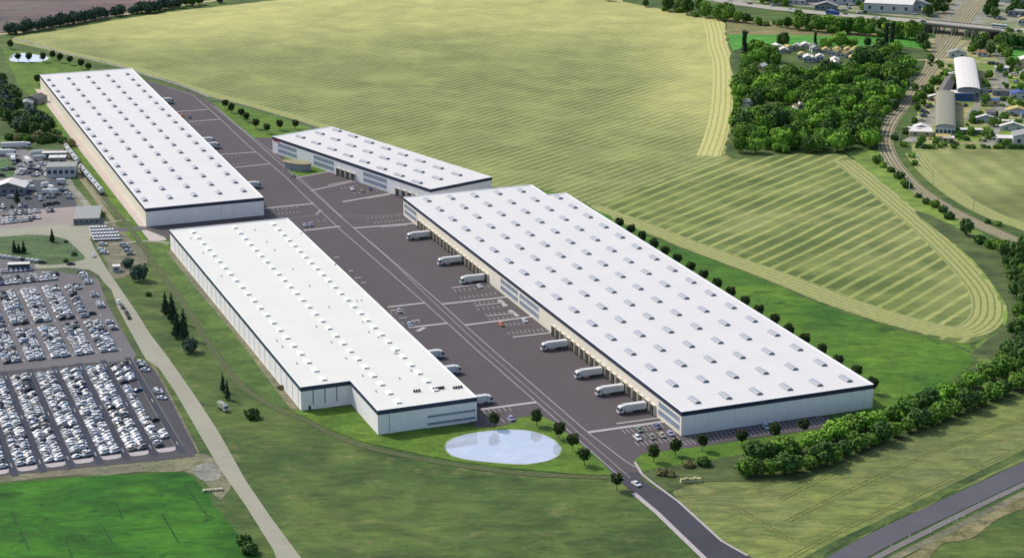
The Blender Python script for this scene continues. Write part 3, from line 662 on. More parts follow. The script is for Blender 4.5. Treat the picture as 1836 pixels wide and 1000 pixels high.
class Frame:
    "local frame of a warehouse: origin near-left corner, x along the near end, y along the length"
    def __init__(s, nl, fl, name, label, cat="warehouse", group=None):
        s.o = G(nl[0], nl[1], HW); f = G(fl[0], fl[1], HW); s.o.z = 0; f.z = 0
        s.dy = (f - s.o).normalized(); s.dx = Vector((s.dy.y, -s.dy.x, 0)); s.rz = atan2(s.dx.y, s.dx.x)
        s.root = root(name, s.o, s.rz, label, cat, group); s.L = (f - s.o).length
    def loc(s, px, z=HW):
        v = G(px[0], px[1], z); v.z = 0; v = v - s.o; return (v.dot(s.dx), v.dot(s.dy))
def shell(F, outline, wall_mats, trim, roof_m, skip_trim=0):
    "outline: local ccw points; wall_mats: one material per wall; one mesh for each wall"
    n = len(outline)
    names = {}
    for i in range(n):
        a, b = outline[i], outline[(i + 1) % n]; L = hypot(b[0] - a[0], b[1] - a[1]); mb = MB()
        mb.face([(a[0], a[1], 0), (b[0], b[1], 0), (b[0], b[1], HW - .15), (a[0], a[1], HW - .15)], wall_mats[i], [(0, 0), (L, 0), (L, HW), (0, HW)])
        mb.build("wall", None, F.root)
    # parapet trim: band 1.25 m high, proud of the wall, with a pale coping
    mb = MB(); cx = sum(p[0] for p in outline) / n; cy = sum(p[1] for p in outline) / n
    def offs(d):
        out = []
        for i in range(n):
            p0, p1, p2 = Vector(outline[i - 1]), Vector(outline[i]), Vector(outline[(i + 1) % n])
            e1 = (p1 - p0).normalized(); e2 = (p2 - p1).normalized(); n1 = Vector((e1.y, -e1.x)); n2 = Vector((e2.y, -e2.x))
            k = 1 + n1.dot(n2); out.append(tuple(p1 + (n1 + n2) * d / max(k, .3)))
        return out
    o1, o2 = offs(.12), offs(-.35); z0, z1 = HW - 1.95, HW
    for i in range(n):
        j = (i + 1) % n; a, b, c, d = o1[i], o1[j], o2[i], o2[j]
        mb.face([(*a, z0), (*b, z0), (*b, z1 - .1), (*a, z1 - .06)], trim)
        mb.face([(outline[i][0], outline[i][1], z0), (*b, z0), (*a, z0)][::1], trim)
        mb.face([(*a, z1 - .06), (*b, z1 - .06), (*b, z1), (*a, z1)], M_SKYW)
        mb.face([(*a, z1), (*b, z1), (*d, z1), (*c, z1)], M_SKYW)
        mb.face([(*d, z1 - .3), (*c, z1 - .3), (*c, z1), (*d, z1)], M_SKYW)
    mb.build("parapet", None, F.root)
    mb = MB(); P = [Vector((p[0], p[1], HW - .3)) for p in o2]
    for a, b, c in geometry.tessellate_polygon([P]):
        if (P[b] - P[a]).cross(P[c] - P[a]).z < 0: a, c = c, a
        t = [P[a], P[b], P[c]]; mb.face(t, roof_m, [(p.x, p.y) for p in t])
    return mb.build("roof", None, F.root)
def inst(me, parent, loc, rz=0, name=None):
    o = bpy.data.objects.new(name or me.name, me); link(o, parent); o.location = loc; o.rotation_euler = (0, 0, rz); return o

def dock_mesh():
    "dock shelter on a wall whose outside faces -x; y along the wall"
    f = MB(); f.box(-.9, .0, -1.9, -1.55, 0, 4.7, M_CREAM); f.box(-.9, 0, 1.55, 1.9, 0, 4.7, M_CREAM); f.box(-.9, 0, -1.55, 1.55, 4.4, 4.7, M_CREAM)
    f.box(-.96, -.9, -1.75, -1.35, .8, 4.55, M_DARK); f.box(-.96, -.9, 1.35, 1.75, .8, 4.55, M_DARK); f.box(-.96, -.9, -1.35, 1.35, 3.9, 4.55, M_DARK)
    f.box(-1.3, -.9, -1.3, 1.3, .3, 1.2, M_DARK)
    d = MB(); d.face([(-.04, 1.5, 1.1), (-.04, -1.5, 1.1), (-.04, -1.5, 4.3), (-.04, 1.5, 4.3)], M_DOOR, [(0, 0), (3, 0), (3, 3.2), (0, 3.2)])
    d.box(-.1, -.02, -1.4, 1.4, 2.6, 2.66, M_DARK)
    return f.mesh("dock_shelter"), d.mesh("dock_door")
DOCKF, DOCKD = dock_mesh()
def dock(F, y, x=0.0, rz=0):
    a = inst(DOCKF, F.root, (x, y, 0), rz); inst(DOCKD, a, (0, 0, 0), 0)
def band(F, p, q, z0, z1, wall='l', x=0.0, n=8, glass=None, depth=.12):
    "ribbon window on a wall: 'l' = left wall (plane x), 'n' = near wall (plane y)"
    def T(s_, d, z): return (x - d, s_, z) if wall == 'l' else (s_, x - d, z)
    def bx(mb, a, b, z0, z1, d, m):
        if wall == 'l': mb.box(x - d, x, a, b, z0, z1, m, bottom=True)
        else: mb.box(a, b, x - d, x, z0, z1, m, bottom=True)
    fr = MB(); bx(fr, p, q, z0 - .2, z0, depth, M_FRAME); bx(fr, p, q, z1, z1 + .2, depth, M_FRAME); bx(fr, p - .2, p, z0 - .2, z1 + .2, depth, M_FRAME); bx(fr, q, q + .2, z0 - .2, z1 + .2, depth, M_FRAME)
    for i in range(1, n): c = p + (q - p) * i / n; bx(fr, c - .06, c + .06, z0, z1, depth * .8, M_FRAME)
    w = fr.build("window", None, F.root)
    g = MB(); a, b = T(p, .05, z0), T(q, .05, z1)
    if wall == 'l': g.face([(a[0], q, z0), (a[0], p, z0), (a[0], p, z1), (a[0], q, z1)], glass or M_GLASS)
    else: g.face([(p, a[1], z0), (q, a[1], z0), (q, a[1], z1), (p, a[1], z1)], glass or M_GLASS)
    g.build("pane", None, w)
def wallpos(F, px, z=0):                      # a point at height z on the left wall -> y
    return F.loc(px, z)[1]

# ---- right-hand warehouse
F1 = Frame((1222.3, 737.8), (723, 353.3), "warehouse", "largest white warehouse with six rows of vaulted skylights and seven docked trucks")
x1, _ = F1.loc((1573.5, 692.7)); xs, ys = F1.loc((981.4, 348.6)); x2, y2 = F1.loc((954, 332.4)); x3, y3 = F1.loc((1014.7, 345.5))
LB1 = F1.L; W1 = x1; XS = (xs + x2) / 2; YS = (ys + y3) / 2
out1 = [(0, 0), (W1, 0), (W1, YS), (XS, YS), (XS, LB1), (0, LB1)]
shell(F1, out1, [M_PANEL, M_PANEL, M_PANEL, M_PANEL, M_PANEL, M_CREAM], M_NAVY, M_ROOF)
ya = F1.loc((1252, 722))[1]; yb = F1.loc((770.6, 361))[1]; xa = F1.loc((1252, 722))[0]; xb = F1.loc((1528, 686))[0]
def grid(F, me, xs_, y0, y1, n, test=None):
    for r in range(n):
        for c, x in enumerate(xs_):
            if test and not test(c, r): continue
            inst(me, F.root, (x, y0 + (y1 - y0) * r / (n - 1), HW - .3))
grid(F1, VAULT, [xa + (xb - xa) * i / 5 for i in range(6)], ya, yb, 17, lambda c, r: not (c == 5 and r == 16))
def dockrow(F, pa, pb, n):
    a, b = wallpos(F, pa, 2.5), wallpos(F, pb, 2.5)
    for i in range(n): dock(F, a + (b - a) * i / (n - 1))
dockrow(F1, (750, 402), (875, 497), 20)
dockrow(F1, (996, 592), (1170, 733), 20)
def pairband(F, pa, pb, n):
    a, b = sorted((wallpos(F, pa, 0), wallpos(F, pb, 0)))
    band(F, a, b, 2.0, 4.2, 'l', 0, n); band(F, a, b, 5.4, 7.6, 'l', 0, n)
pairband(F1, (1182, 750), (1219, 779), 10); pairband(F1, (931, 552), (964, 579), 9); pairband(F1, (898, 525), (928, 549), 9); pairband(F1, (723, 388), (744, 405), 9)
# ---- far left warehouse
F3 = Frame((260.7, 373.7), (71.2, 134), "warehouse", "very long white warehouse at the left beside the railway siding")
W3 = F3.loc((474, 355.2))[0]
shell(F3, [(0, 0), (W3, 0), (W3, F3.L), (0, F3.L)], [M_PANEL, M_PANEL, M_PANEL, M_CREAM], M_NAVY, M_ROOF)
p, q = F3.loc((261, 360)), F3.loc((86.5, 144.5)); r_ = F3.loc((439, 344))
grid(F3, VAULTS, [p[0] + (r_[0] - p[0]) * i / 4 for i in range(5)], p[1], q[1], 18)
# ---- near left warehouse with a notch
F2 = Frame((539, 693.6), (304.3, 412), "warehouse", "white warehouse with a stepped near end and rows of small flat skylights")
c_in, c_out, c_r = F2.loc((629, 683.6)), F2.loc((675, 732.4)), F2.loc((858, 714))
W2 = c_r[0]; NX = (c_in[0] + c_out[0]) / 2; NY = c_out[1]; NY = (c_out[1] + c_r[1]) / 2
L2 = F2.L
shell(F2, [(0, 0), (NX, 0), (NX, NY), (W2, NY), (W2, L2), (0, L2)], [M_SMOOTH, M_RIB, M_SMOOTH, M_RIB, M_PANEL, M_RIB], M_NAVY2, M_ROOFW)
def flatrow(pn, pf, n):
    a, b = F2.loc(pn), F2.loc(pf)
    for i in range(n):
        t = i / (n - 1); inst(FLAT, F2.root, (a[0] + (b[0] - a[0]) * t, a[1] + (b[1] - a[1]) * t, HW - .3))
flatrow((582, 681), (348, 417), 22); flatrow((716, 722), (423, 409), 26); flatrow((783, 700), (492, 403), 26)
for x, y in ((342, 428), (364, 454), (457, 413), (478, 434), (492, 449), (525, 483), (540, 419), (397, 496), (555, 513), (601, 475), (590, 551), (567, 586), (594, 614), (650, 578), (661, 596), (678, 605), (620, 643), (708, 634), (712, 634), (650, 674), (674, 702), (716, 679), (737, 665), (496, 611), (506, 622), (532, 652), (640, 540), (648, 539)):
    l_ = F2.loc((x, y), HW - .3); inst(VENT, F2.root, (l_[0], l_[1], HW - .3)).scale = (.8, .8, .6)
for x, y, n in ((742, 702, 3), (776, 698, 5), (784, 697, 3), (813, 696, 4)):
    l_ = F2.loc((x, y), HW); mb = MB()
    for i in range(n): mb.box(i * 1.1, i * 1.1 + .7, 0, .9, 0, .9, M_DARK)
    o = mb.build("cooling_unit", None, F2.root); o.location = (l_[0], l_[1], HW - .3)
for i, x in enumerate((5.2, 10.3, 15.4)):
    mb = MB(); mb.box(x - .22, x + .22, -.1, 0, 2.2, HW - 1.4, M_JOINT); mb.build("cladding_joint", None, F2.root)
mb = MB(); mb.box(3.1, 4.1, -.12, 0, 0, 1.9, M_DARK); mb.build("door", None, F2.root)
mb = MB(); mb.box(NX + 4.8, NX + 4.98, NY - .08, NY, .8, HW - 1.4, M_JOINT); mb.build("cladding_joint", None, F2.root)
wn0 = NX + (W2 - NX) * .50
band(F2, wn0, W2 - .8, 4.5, 5.3, 'n', NY, 4, M_GLASSD); band(F2, wn0, W2 - .8, 1.3, 2.1, 'n', NY, 4, M_GLASSD)
for i in range(27):
    y = 4 + i * 9.2
    if y < L2 - 3:
        mb = MB(); mb.box(-.08, 0, y - .09, y + .09, .3, HW - 1.4, M_JOINT); mb.build("cladding_joint", None, F2.root)
mb = MB(); mb.box(-.16, 0, 0, L2, 0, .55, M_BASE); mb.build("plinth", None, F2.root)
# ---- small warehouse in the middle
F4 = Frame((771.8, 339), (488, 244.5), "warehouse", "small white warehouse behind the round tank with a red sign at its corner")
W4 = F4.loc((880, 316.7))[0]
shell(F4, [(0, 0), (W4, 0), (W4, F4.L), (0, F4.L)], [M_PANEL, M_PANEL, M_PANEL, panel_mat("white_cladding", C(230, 230, 230), C(200, 204, 208), 6, 1.05, .1, .05)], M_NAVY, M_ROOF)
pts4 = [[(545, 247.5), (755, 328.5)], [(579.5, 241), (791, 321.5)], [(610, 235.6), (826, 314.5)]]
LONG = vault_mesh(7.6, 2.6, 1.0)
for a, b in pts4:
    a, b = F4.loc(a), F4.loc(b)
    for i in range(8): t = i / 7; inst(LONG, F4.root, (a[0] + (b[0] - a[0]) * t, a[1] + (b[1] - a[1]) * t, HW - .3))
for x, y in ((600.6, 309), (608.5, 312), (618, 315), (628, 318), (714, 344), (723.6, 348), (733.7, 352), (743, 356)): dock(F4, wallpos(F4, (x, y), 2.5))
def pb4(a, b, n):
    p, q = sorted((F4.loc(a, 6.4)[1], F4.loc(b, 6.4)[1])); band(F4, p, q, 1.8, 4.0, 'l', 0, n); band(F4, p, q, 5.2, 7.6, 'l', 0, n)
pb4((491, 261), (525, 272), 8); pb4((558, 282), (594, 294), 8); pb4((648, 312), (689, 326), 8)
# red sign lettering under the parapet (too small in the photo to read: heavy red strokes)
sg = MB(); ys0 = F4.L - 1.3
rm = plain("red_sign_letters", C(206, 62, 58), .5)
for i, (w_, h_) in enumerate(((1.0, 1.5), (.8, 1.05), (.8, 1.05), (.45, 1.5), (.8, 1.05), (.8, 1.05))):
    y1_ = ys0 - i * 1.15; sg.box(-.2, -.02, y1_ - w_, y1_ - w_ + .32, 8.0, 8.0 + h_, rm, bottom=True); sg.box(-.2, -.02, y1_ - .3, y1_, 8.0, 7.75 + h_, rm, bottom=True); sg.box(-.19, -.03, y1_ - w_ + .3, y1_ - .28, 8.35, 8.75, rm, bottom=True)
sg.build("sign_lettering", None, F4.root)
# tank on the lawn
def oval(cx, cy, a, b, n=32, k=.2): return [(cx + a * cos(t) * (1 + k * sin(2 * t + .6)), cy + b * sin(t) * (1 + k * cos(2 * t))) for t in [2 * pi * i / n for i in range(n)]]
tc = G(533, 304); tk = root("pavilion", tc, radians(-32), "low grey curved pavilion with brown flat roof on a patch of lawn", "pavilion")
mb = MB(); mb.prism(oval(0, 0, 8.2, 5.0), 0, 4.4, panel_mat("grey_curved_wall", C(158, 160, 164), C(134, 138, 144), 1.4, 0, .12), None, False); mb.build("wall", None, tk)
mb = MB(); mb.prism(oval(0, 0, 8.7, 5.5), 4.4, 4.75, weathered("brown_roof_edge", C(150, 136, 110), .8), weathered("brown_flat_roof", C(158, 146, 112), .85)); mb.build("roof", None, tk)
mb = MB(); mb.box(-.6, .6, -5.62, -5.4, 0, 2.4, M_GLASSD); mb.build("door", None, tk)
# ================================================================== VEHICLES
ZY = .21                                  # level of the paved yards
M_TYRE = plain("tyre_rubber", C(40, 40, 42), .9); M_RIM = plain("wheel_rim", C(150, 152, 156), .4)
M_CGL = plain("car_glass", C(44, 48, 56), .3, .35)
M_LAMP = plain("headlamp_glass", C(220, 224, 228), .2, .6); M_TAIL = plain("tail_lamp", C(150, 30, 28), .4)
def paint(name, c, metal=0): return plain(name, c, .32, .5, metal)
PAINTS = {'white': C(226, 228, 230), 'silver': C(176, 180, 186), 'grey': C(122, 126, 132), 'dark grey': C(70, 73, 80), 'black': C(38, 40, 46),
          'blue': C(62, 86, 130), 'red': C(158, 66, 62), 'orange': C(208, 124, 76), 'lavender': C(158, 158, 196), 'sage green': C(128, 138, 122), 'beige': C(176, 168, 150), 'pale blue': C(170, 196, 216)}
PM = {k: paint("car_paint_" + k.replace(' ', '_'), v) for k, v in PAINTS.items()}
def car_body(kind, m):
    "x forward; lofted body with arches left to the wheels, cabin roof in paint"
    if kind == 0:   prof = [(-2.2, .55, .80), (-2.1, .35, .98), (-1.2, .30, 1.02), (.8, .30, .98), (1.9, .32, .86), (2.2, .45, .66)]
    elif kind == 1: prof = [(-2.05, .5, 1.0), (-1.95, .35, 1.08), (-1.2, .30, 1.08), (.8, .30, 1.02), (1.8, .32, .92), (2.05, .45, .72)]
    else:           prof = [(-2.3, .5, 1.1), (-2.25, .38, 1.18), (-1.2, .36, 1.2), (.95, .36, 1.16), (2.0, .38, 1.02), (2.3, .5, .8)]
    W2_ = .92; mb = MB()
    for (x0, b0, t0), (x1, b1, t1) in zip(prof, prof[1:]):
        for s_ in (1, -1):
            q = [(x0, s_ * W2_, b0), (x1, s_ * W2_, b1), (x1, s_ * W2_, t1 - .12), (x0, s_ * W2_, t0 - .12)]
            mb.face(q if s_ < 0 else q[::-1], m)
            q = [(x0, s_ * W2_, t0 - .12), (x1, s_ * W2_, t1 - .12), (x1, s_ * .80, t1), (x0, s_ * .80, t0)]
            mb.face(q if s_ < 0 else q[::-1], m)
        mb.face([(x0, -.8, t0), (x1, -.8, t1), (x1, .8, t1), (x0, .8, t0)], m)
        mb.face([(x0, W2_, b0), (x1, W2_, b1), (x1, -W2_, b1), (x0, -W2_, b0)], M_TYRE)
    for e, s_ in ((prof[0], -1), (prof[-1], 1)):
        x, b, t = e; q = [(x, -W2_, b), (x, W2_, b), (x, .8, t), (x, -.8, t)]; mb.face(q if s_ > 0 else q[::-1], m)
    cab = {0: (-1.75, -1.0, .35, 1.15, 1.0, 1.42), 1: (-1.98, -1.65, .35, 1.15, 1.06, 1.48), 2: (-2.2, -1.95, .5, 1.3, 1.18, 1.72)}[kind]
    xb, xr, xf, xw, zb, zt = cab
    mb.box(xr, xf, -.64, .64, zt - .04, zt, m, .05, .05)
    g = MB(); lo = [(xb, -.82, zb - .03), (xw, -.82, zb - .03), (xw, .82, zb - .03), (xb, .82, zb - .03)]; hi = [(xr, -.64, zt - .04), (xf, -.64, zt - .04), (xf, .64, zt - .04), (xr, .64, zt - .04)]
    for i in range(4): j = (i + 1) % 4; g.face([lo[i], lo[j], hi[j], hi[i]], M_CGL)
    for s_ in (1, -1):                      # pillars
        for x in (-.35, .0):
            mb.tube((x * 1.5 - .2, s_ * .83, zb - .02), (x * 1.2 - .3, s_ * .655, zt - .03), .04, .04, 4, m)
    return mb, g
WH = MB(); WH.ring((0, 0, 0), .33, 'y', .22, 10, M_TYRE); WH.ring((0, 0, 0), .19, 'y', .24, 8, M_RIM); WHEEL = WH.mesh("wheel")
TW = MB(); TW.ring((0, 0, 0), .5, 'y', .4, 12, M_TYRE); TW.ring((0, 0, 0), .26, 'y', .42, 8, M_RIM); TWHEEL = TW.mesh("wheel")
CARM = {}
def car_meshes(kind, colr):
    k = (kind, colr)
    if k not in CARM:
        b, g = car_body(kind, PM[colr]); CARM[k] = (b.mesh("body"), g.mesh("windows"), b, g)
    return CARM[k]
def car(p, rz, colr, label, group=None, kind=None, sc=(1, 1, 1), lamps=False, z=ZY):
    kind = R.choice((0, 1, 1, 2)) if kind is None else kind
    bm, gm, _, _ = car_meshes(kind, colr)
    r = root("parked_car", (p[0], p[1], z), rz, label, "car", group); r.scale = sc
    inst(bm, r, (0, 0, 0)); inst(gm, r, (0, 0, 0))
    for x in (-1.35, 1.35):
        for s_ in (1, -1): inst(WHEEL, r, (x, s_ * .84, .33))
    if lamps:
        for s_ in (1, -1):
            inst(HLAMP, r, (2.18 if kind < 2 else 2.27, s_ * .62, .68)); inst(TLAMP, r, (-2.17 if kind < 2 else -2.27, s_ * .66, .85))
    return r
_h = MB(); _h.box(-.1, .06, -.17, .17, -.08, .08, M_LAMP, bottom=True); HLAMP = _h.mesh("headlight")
_h = MB(); _h.box(-.06, .1, -.14, .14, -.08, .1, M_TAIL, bottom=True); TLAMP = _h.mesh("tail_light")

ORD = "first second third fourth fifth sixth seventh eighth ninth tenth eleventh twelfth thirteenth fourteenth fifteenth sixteenth seventeenth eighteenth nineteenth twentieth".split()
TENS = {2: "twenty", 3: "thirty", 4: "forty"}
def nth(n):
    if n <= 20: return ORD[n - 1]
    if n % 10 == 0: return {2: "twenty", 3: "thirtieth", 4: "fortieth"}[n // 10]
    return TENS[n // 10] + "-" + ORD[n % 10 - 1]

# ---- the two car parks: every bay that holds a car
LOT = []
def inside(k, a):                           # left border: only what the camera sees
    p = LW(a, k); return True
CW = ['white'] * 19 + ['silver'] * 11 + ['grey'] * 3 + ['black'] * 5 + ['dark grey'] * 4 + ['blue'] + ['beige'] * 1 + ['pale blue'] * 1
def column(b, a0, a1, pitch, occ, part, row, side, jit=.2):
    n = int((a1 - a0) / pitch); c = 0
    for i in range(n):
        a = a1 - pitch * (i + .5)
        if R.random() > occ(a): continue
        c += 1; p = LW(a + R.uniform(-jit, jit), b + R.uniform(-.15, .15))
        LOT.append([p, R.choice(CW), part, row, side, c])
PW = PITCHL
rows_seen = list(range(4, -4, -1))
for ri, k in enumerate(rows_seen):
    bc = L0 + PW * (k + .5)
    for s_, side in ((-1, "left"), (1, "right")):
        occ = (lambda a: .97)
        if k == 4 and s_ == 1: occ = lambda a: .95 if a < -2 or 62 < a < 70 else (.0 if a > 70 else (.22 if a > 2 else .6))
        column(bc + s_ * 1.98, -26, 78.5, 2.85, occ, "lower car park", ri + 1, side)
# angled cars on the right edge of the lower park
for a in (-23, -20.4, -17.8, -15.2, -12.4, 14.5, 17.2, 24.5): LOT.append([LW(a, L0 + PW * 5 + 4.2), 'white' if a > 0 else R.choice(CW), "lower car park", 9, "edge", len(LOT)])
ul = [((20, 596), (44, 648.8)), ((56, 578.4), (86.4, 642.4)), ((98.4, 575.2), (130.4, 637.6))]
uppers = [avg((fit(a), fit(b))) for a, b in ul]; U0 = uppers[0]; UP = (uppers[2] - uppers[0]) / 2
for k in range(-2, 5):
    b = U0 + UP * k; mb = MB()
    for a in (-146, -97, -45): ribbon_mb(mb, [LW(a - 2, b), LW(a + 2, b)], .35, lz(10), GR['line'])
    o = mb.build("car_park_marking"); o["kind"] = "structure"
for ri, k in enumerate(range(3, -4, -1)):
    bc = U0 + UP * (k + .5)
    for s_, side in ((-1, "left"), (1, "right")):
        for (a0, a1, blk) in ((-91, -43, 0), (-152, -96, 1)):
            if k == 3:
                if blk == 1 and s_ == 1: occ = lambda a: .9 if a < -142 or -101 < a < -98 else 0
                elif blk == 1: occ = lambda a: .75
                else: occ = lambda a: .96
            else: occ = lambda a: .97
            column(bc + s_ * 1.98, a0, a1, 2.85, occ, "upper car park", ri + 1 + (7 if blk else 0), side)
for i in range(15):                          # rows along the top edge
    for j, a in enumerate((-171, -163.5)):
        b = 2 + i * 2.15
        if R.random() < .9: LOT.append([LW(a, b), R.choice(CW), "upper car park", 30 + j, "top", i + 1])
for a, b in ((-170, 44), (-166, 44.5), (-163.5, 44.2), (-160.5, 44.4), (-157.8, 44.3), (-153, 44.6), (-150, 44.4), (-130, 44), (-127.5, 44), (-117.5, 44), (-115, 44.2), (-112.2, 44), (-109.4, 44.1), (-84, 43.6), (-76, 43.8), (-73.8, 44)):
    LOT.append([LW(a, b), R.choice(('white', 'silver', 'silver', 'grey')), "upper car park", 29, "edge", len(LOT)])
camv = Vector((0, 0, CAMH))
def onscreen(p):
    d = p - camv; z = d.y * CP - d.z * SP; return 918 + FOC * d.x / z > -14
LOT = [c for c in LOT if onscreen(c[0])]
NEARC = 255
order = sorted(range(len(LOT)), key=lambda i: (LOT[i][0] - camv).length); near = set(order[:NEARC])
far_mb = {}
carrot = atan2(LB.y, LB.x)
for i, (p, colr, part, row, side, num) in enumerate(LOT):
    kind = R.choice((0, 1, 1, 2)); rz = carrot + (pi if R.random() < .5 else 0) + R.uniform(-.03, .03)
    if side == "top": rz = TH + R.uniform(-.05, .05)
    if part == "lower car park": rz += .42
    elif side != "top": rz += .25
    if side == "edge": rz = carrot - (.55 if row == 9 else 0)
    sc = (R.uniform(.88, .98), R.uniform(.92, 1.02), R.uniform(.95, 1.15))
    if i in near:
        if side == "edge": lab = "x"
        else: lab = "%s car, %s from near end, %s file, %s double row, lower car park" % (colr, nth(num), side, nth(row))
        if side == "edge":
            lab = "%s car parked askew at right edge of lower car park, %s from far end" % (colr, nth([c[5] for c in LOT if c[3] == 9].index(num) + 1))
        if part != "lower car park": lab = "%s car, %s from near end, %s file, %s double row, upper car park" % (colr, nth(num), side, nth(row))
        car(p, rz, colr, lab, "cars packed in the long double rows of the car park", kind, sc, z=.22)
    else:
        far_mb.setdefault('v', []).append((p, rz, colr, kind, sc))
def merged(items, name, label, z0=ZY):
    V, Fc, MI, mats = [], [], [], []
    def mi(m):
        if m not in mats: mats.append(m)
        return mats.index(m)
    wb = MB()
    for x in (-1.35, 1.35):
        for s_ in (1, -1): wb.ring((x, s_ * .84, .33), .33, 'y', .22, 6, M_TYRE)
    for p, rz, colr, kind, sc in items:
        _, _, b, g = car_meshes(kind, colr); c, s_ = cos(rz), sin(rz)
        for m_ in (b, g, wb):
            o = len(V)
            V += [(p[0] + (x * sc[0]) * c - (y * sc[1]) * s_, p[1] + (x * sc[0]) * s_ + (y * sc[1]) * c, z0 + z * sc[2]) for x, y, z in m_.v]
            Fc += [tuple(o + i for i in f) for f in m_.f]; MI += [mi(m_.mats[k]) for k in m_.mi]
    me = bpy.data.meshes.new(name); me.from_pydata(V, [], Fc)
    for m in mats: me.materials.append(m)
    me.polygons.foreach_set("material_index", MI); me.update()
    return tag(link(bpy.data.objects.new(name, me)), label, "cars", None, "stuff")

# ---- cars standing on the yards of the warehouses
ANG = radians(-71)
def pcar(px, colr, label, ang=ANG, kind=None, group=None, sc=(1, 1, 1)): return car(G(*px), ang + R.uniform(-.04, .04), colr, label, group, kind, sc, True)
GY = "cars on the paved yards around the warehouses"
for px, colr, lab in (((1143, 788), 'white', "white car in the front bay row by the nearest warehouse corner"), ((1146, 773), 'sage green', "grey-green car alone in the back bay row by the nearest warehouse corner"),
    ((1179, 767), 'blue', "blue car parked closest to the window band of the largest warehouse"), ((1169, 786), 'sage green', "grey-green car in the front row between the white and the beige car"),
    ((1187, 783), 'beige', "beige car in the front row between a green and a lavender car"), ((1202, 780), 'lavender', "lavender car at the right end of the front row by the warehouse corner"),
    ((1331, 777), 'red', "red car behind a round tree in front of the largest warehouse"), ((1374, 768), 'pale blue', "pale blue car parked close to the near end wall of the largest warehouse"),
    ((917, 753), 'lavender', "lavender car at the grass corner beside the near left warehouse"), ((899, 584), 'orange', "orange car beside the long kerb in the middle parking bays"),
    ((941, 577), 'white', "white car by the wall below the middle window band"), ((860, 515), 'white', "white car standing just in front of the third docked truck"),
    ((632, 341), 'white', "white car in the bays left of the green car, small middle warehouse"), ((650, 344), 'sage green', "green car in the bays before the small middle warehouse"),
    ((664, 341), 'blue', "blue car in the bays before the small middle warehouse"), ((547, 406), 'silver', "silver car at the far corner of the near left warehouse"),
    ((557, 405), 'lavender', "lavender car beside the silver one at the far warehouse corner"), ((716, 560), 'silver', "silver car half hidden by the near left warehouse, upper bays"),
    ((735, 584), 'pale blue', "pale blue car half hidden by the near left warehouse, lower bays"), ((391, 296), 'silver', "silver car at the side of the very long left warehouse"), ((340, 212), 'blue', "blue car at the side of the very long left warehouse"), ((326, 209), 'orange', "orange car at the side of the very long left warehouse"),
    ((386, 391), 'white', "white car parked behind the near end of the long left warehouse"), ((402, 391), 'sage green', "greenish car parked between the two left warehouses"), ((415, 389), 'silver', "silver car parked between the two left warehouses")):
    pcar(px, colr, lab, group=GY)
car(G(1141, 870), radians(-56), 'white', "white car driving on the dark access road near the lone tree", None, 0, lamps=True).name = "car"
car(G(526, 318), radians(-52), 'blue', "blue car on the central road beside the grey pavilion", None, 0, lamps=True)
ctot = 27

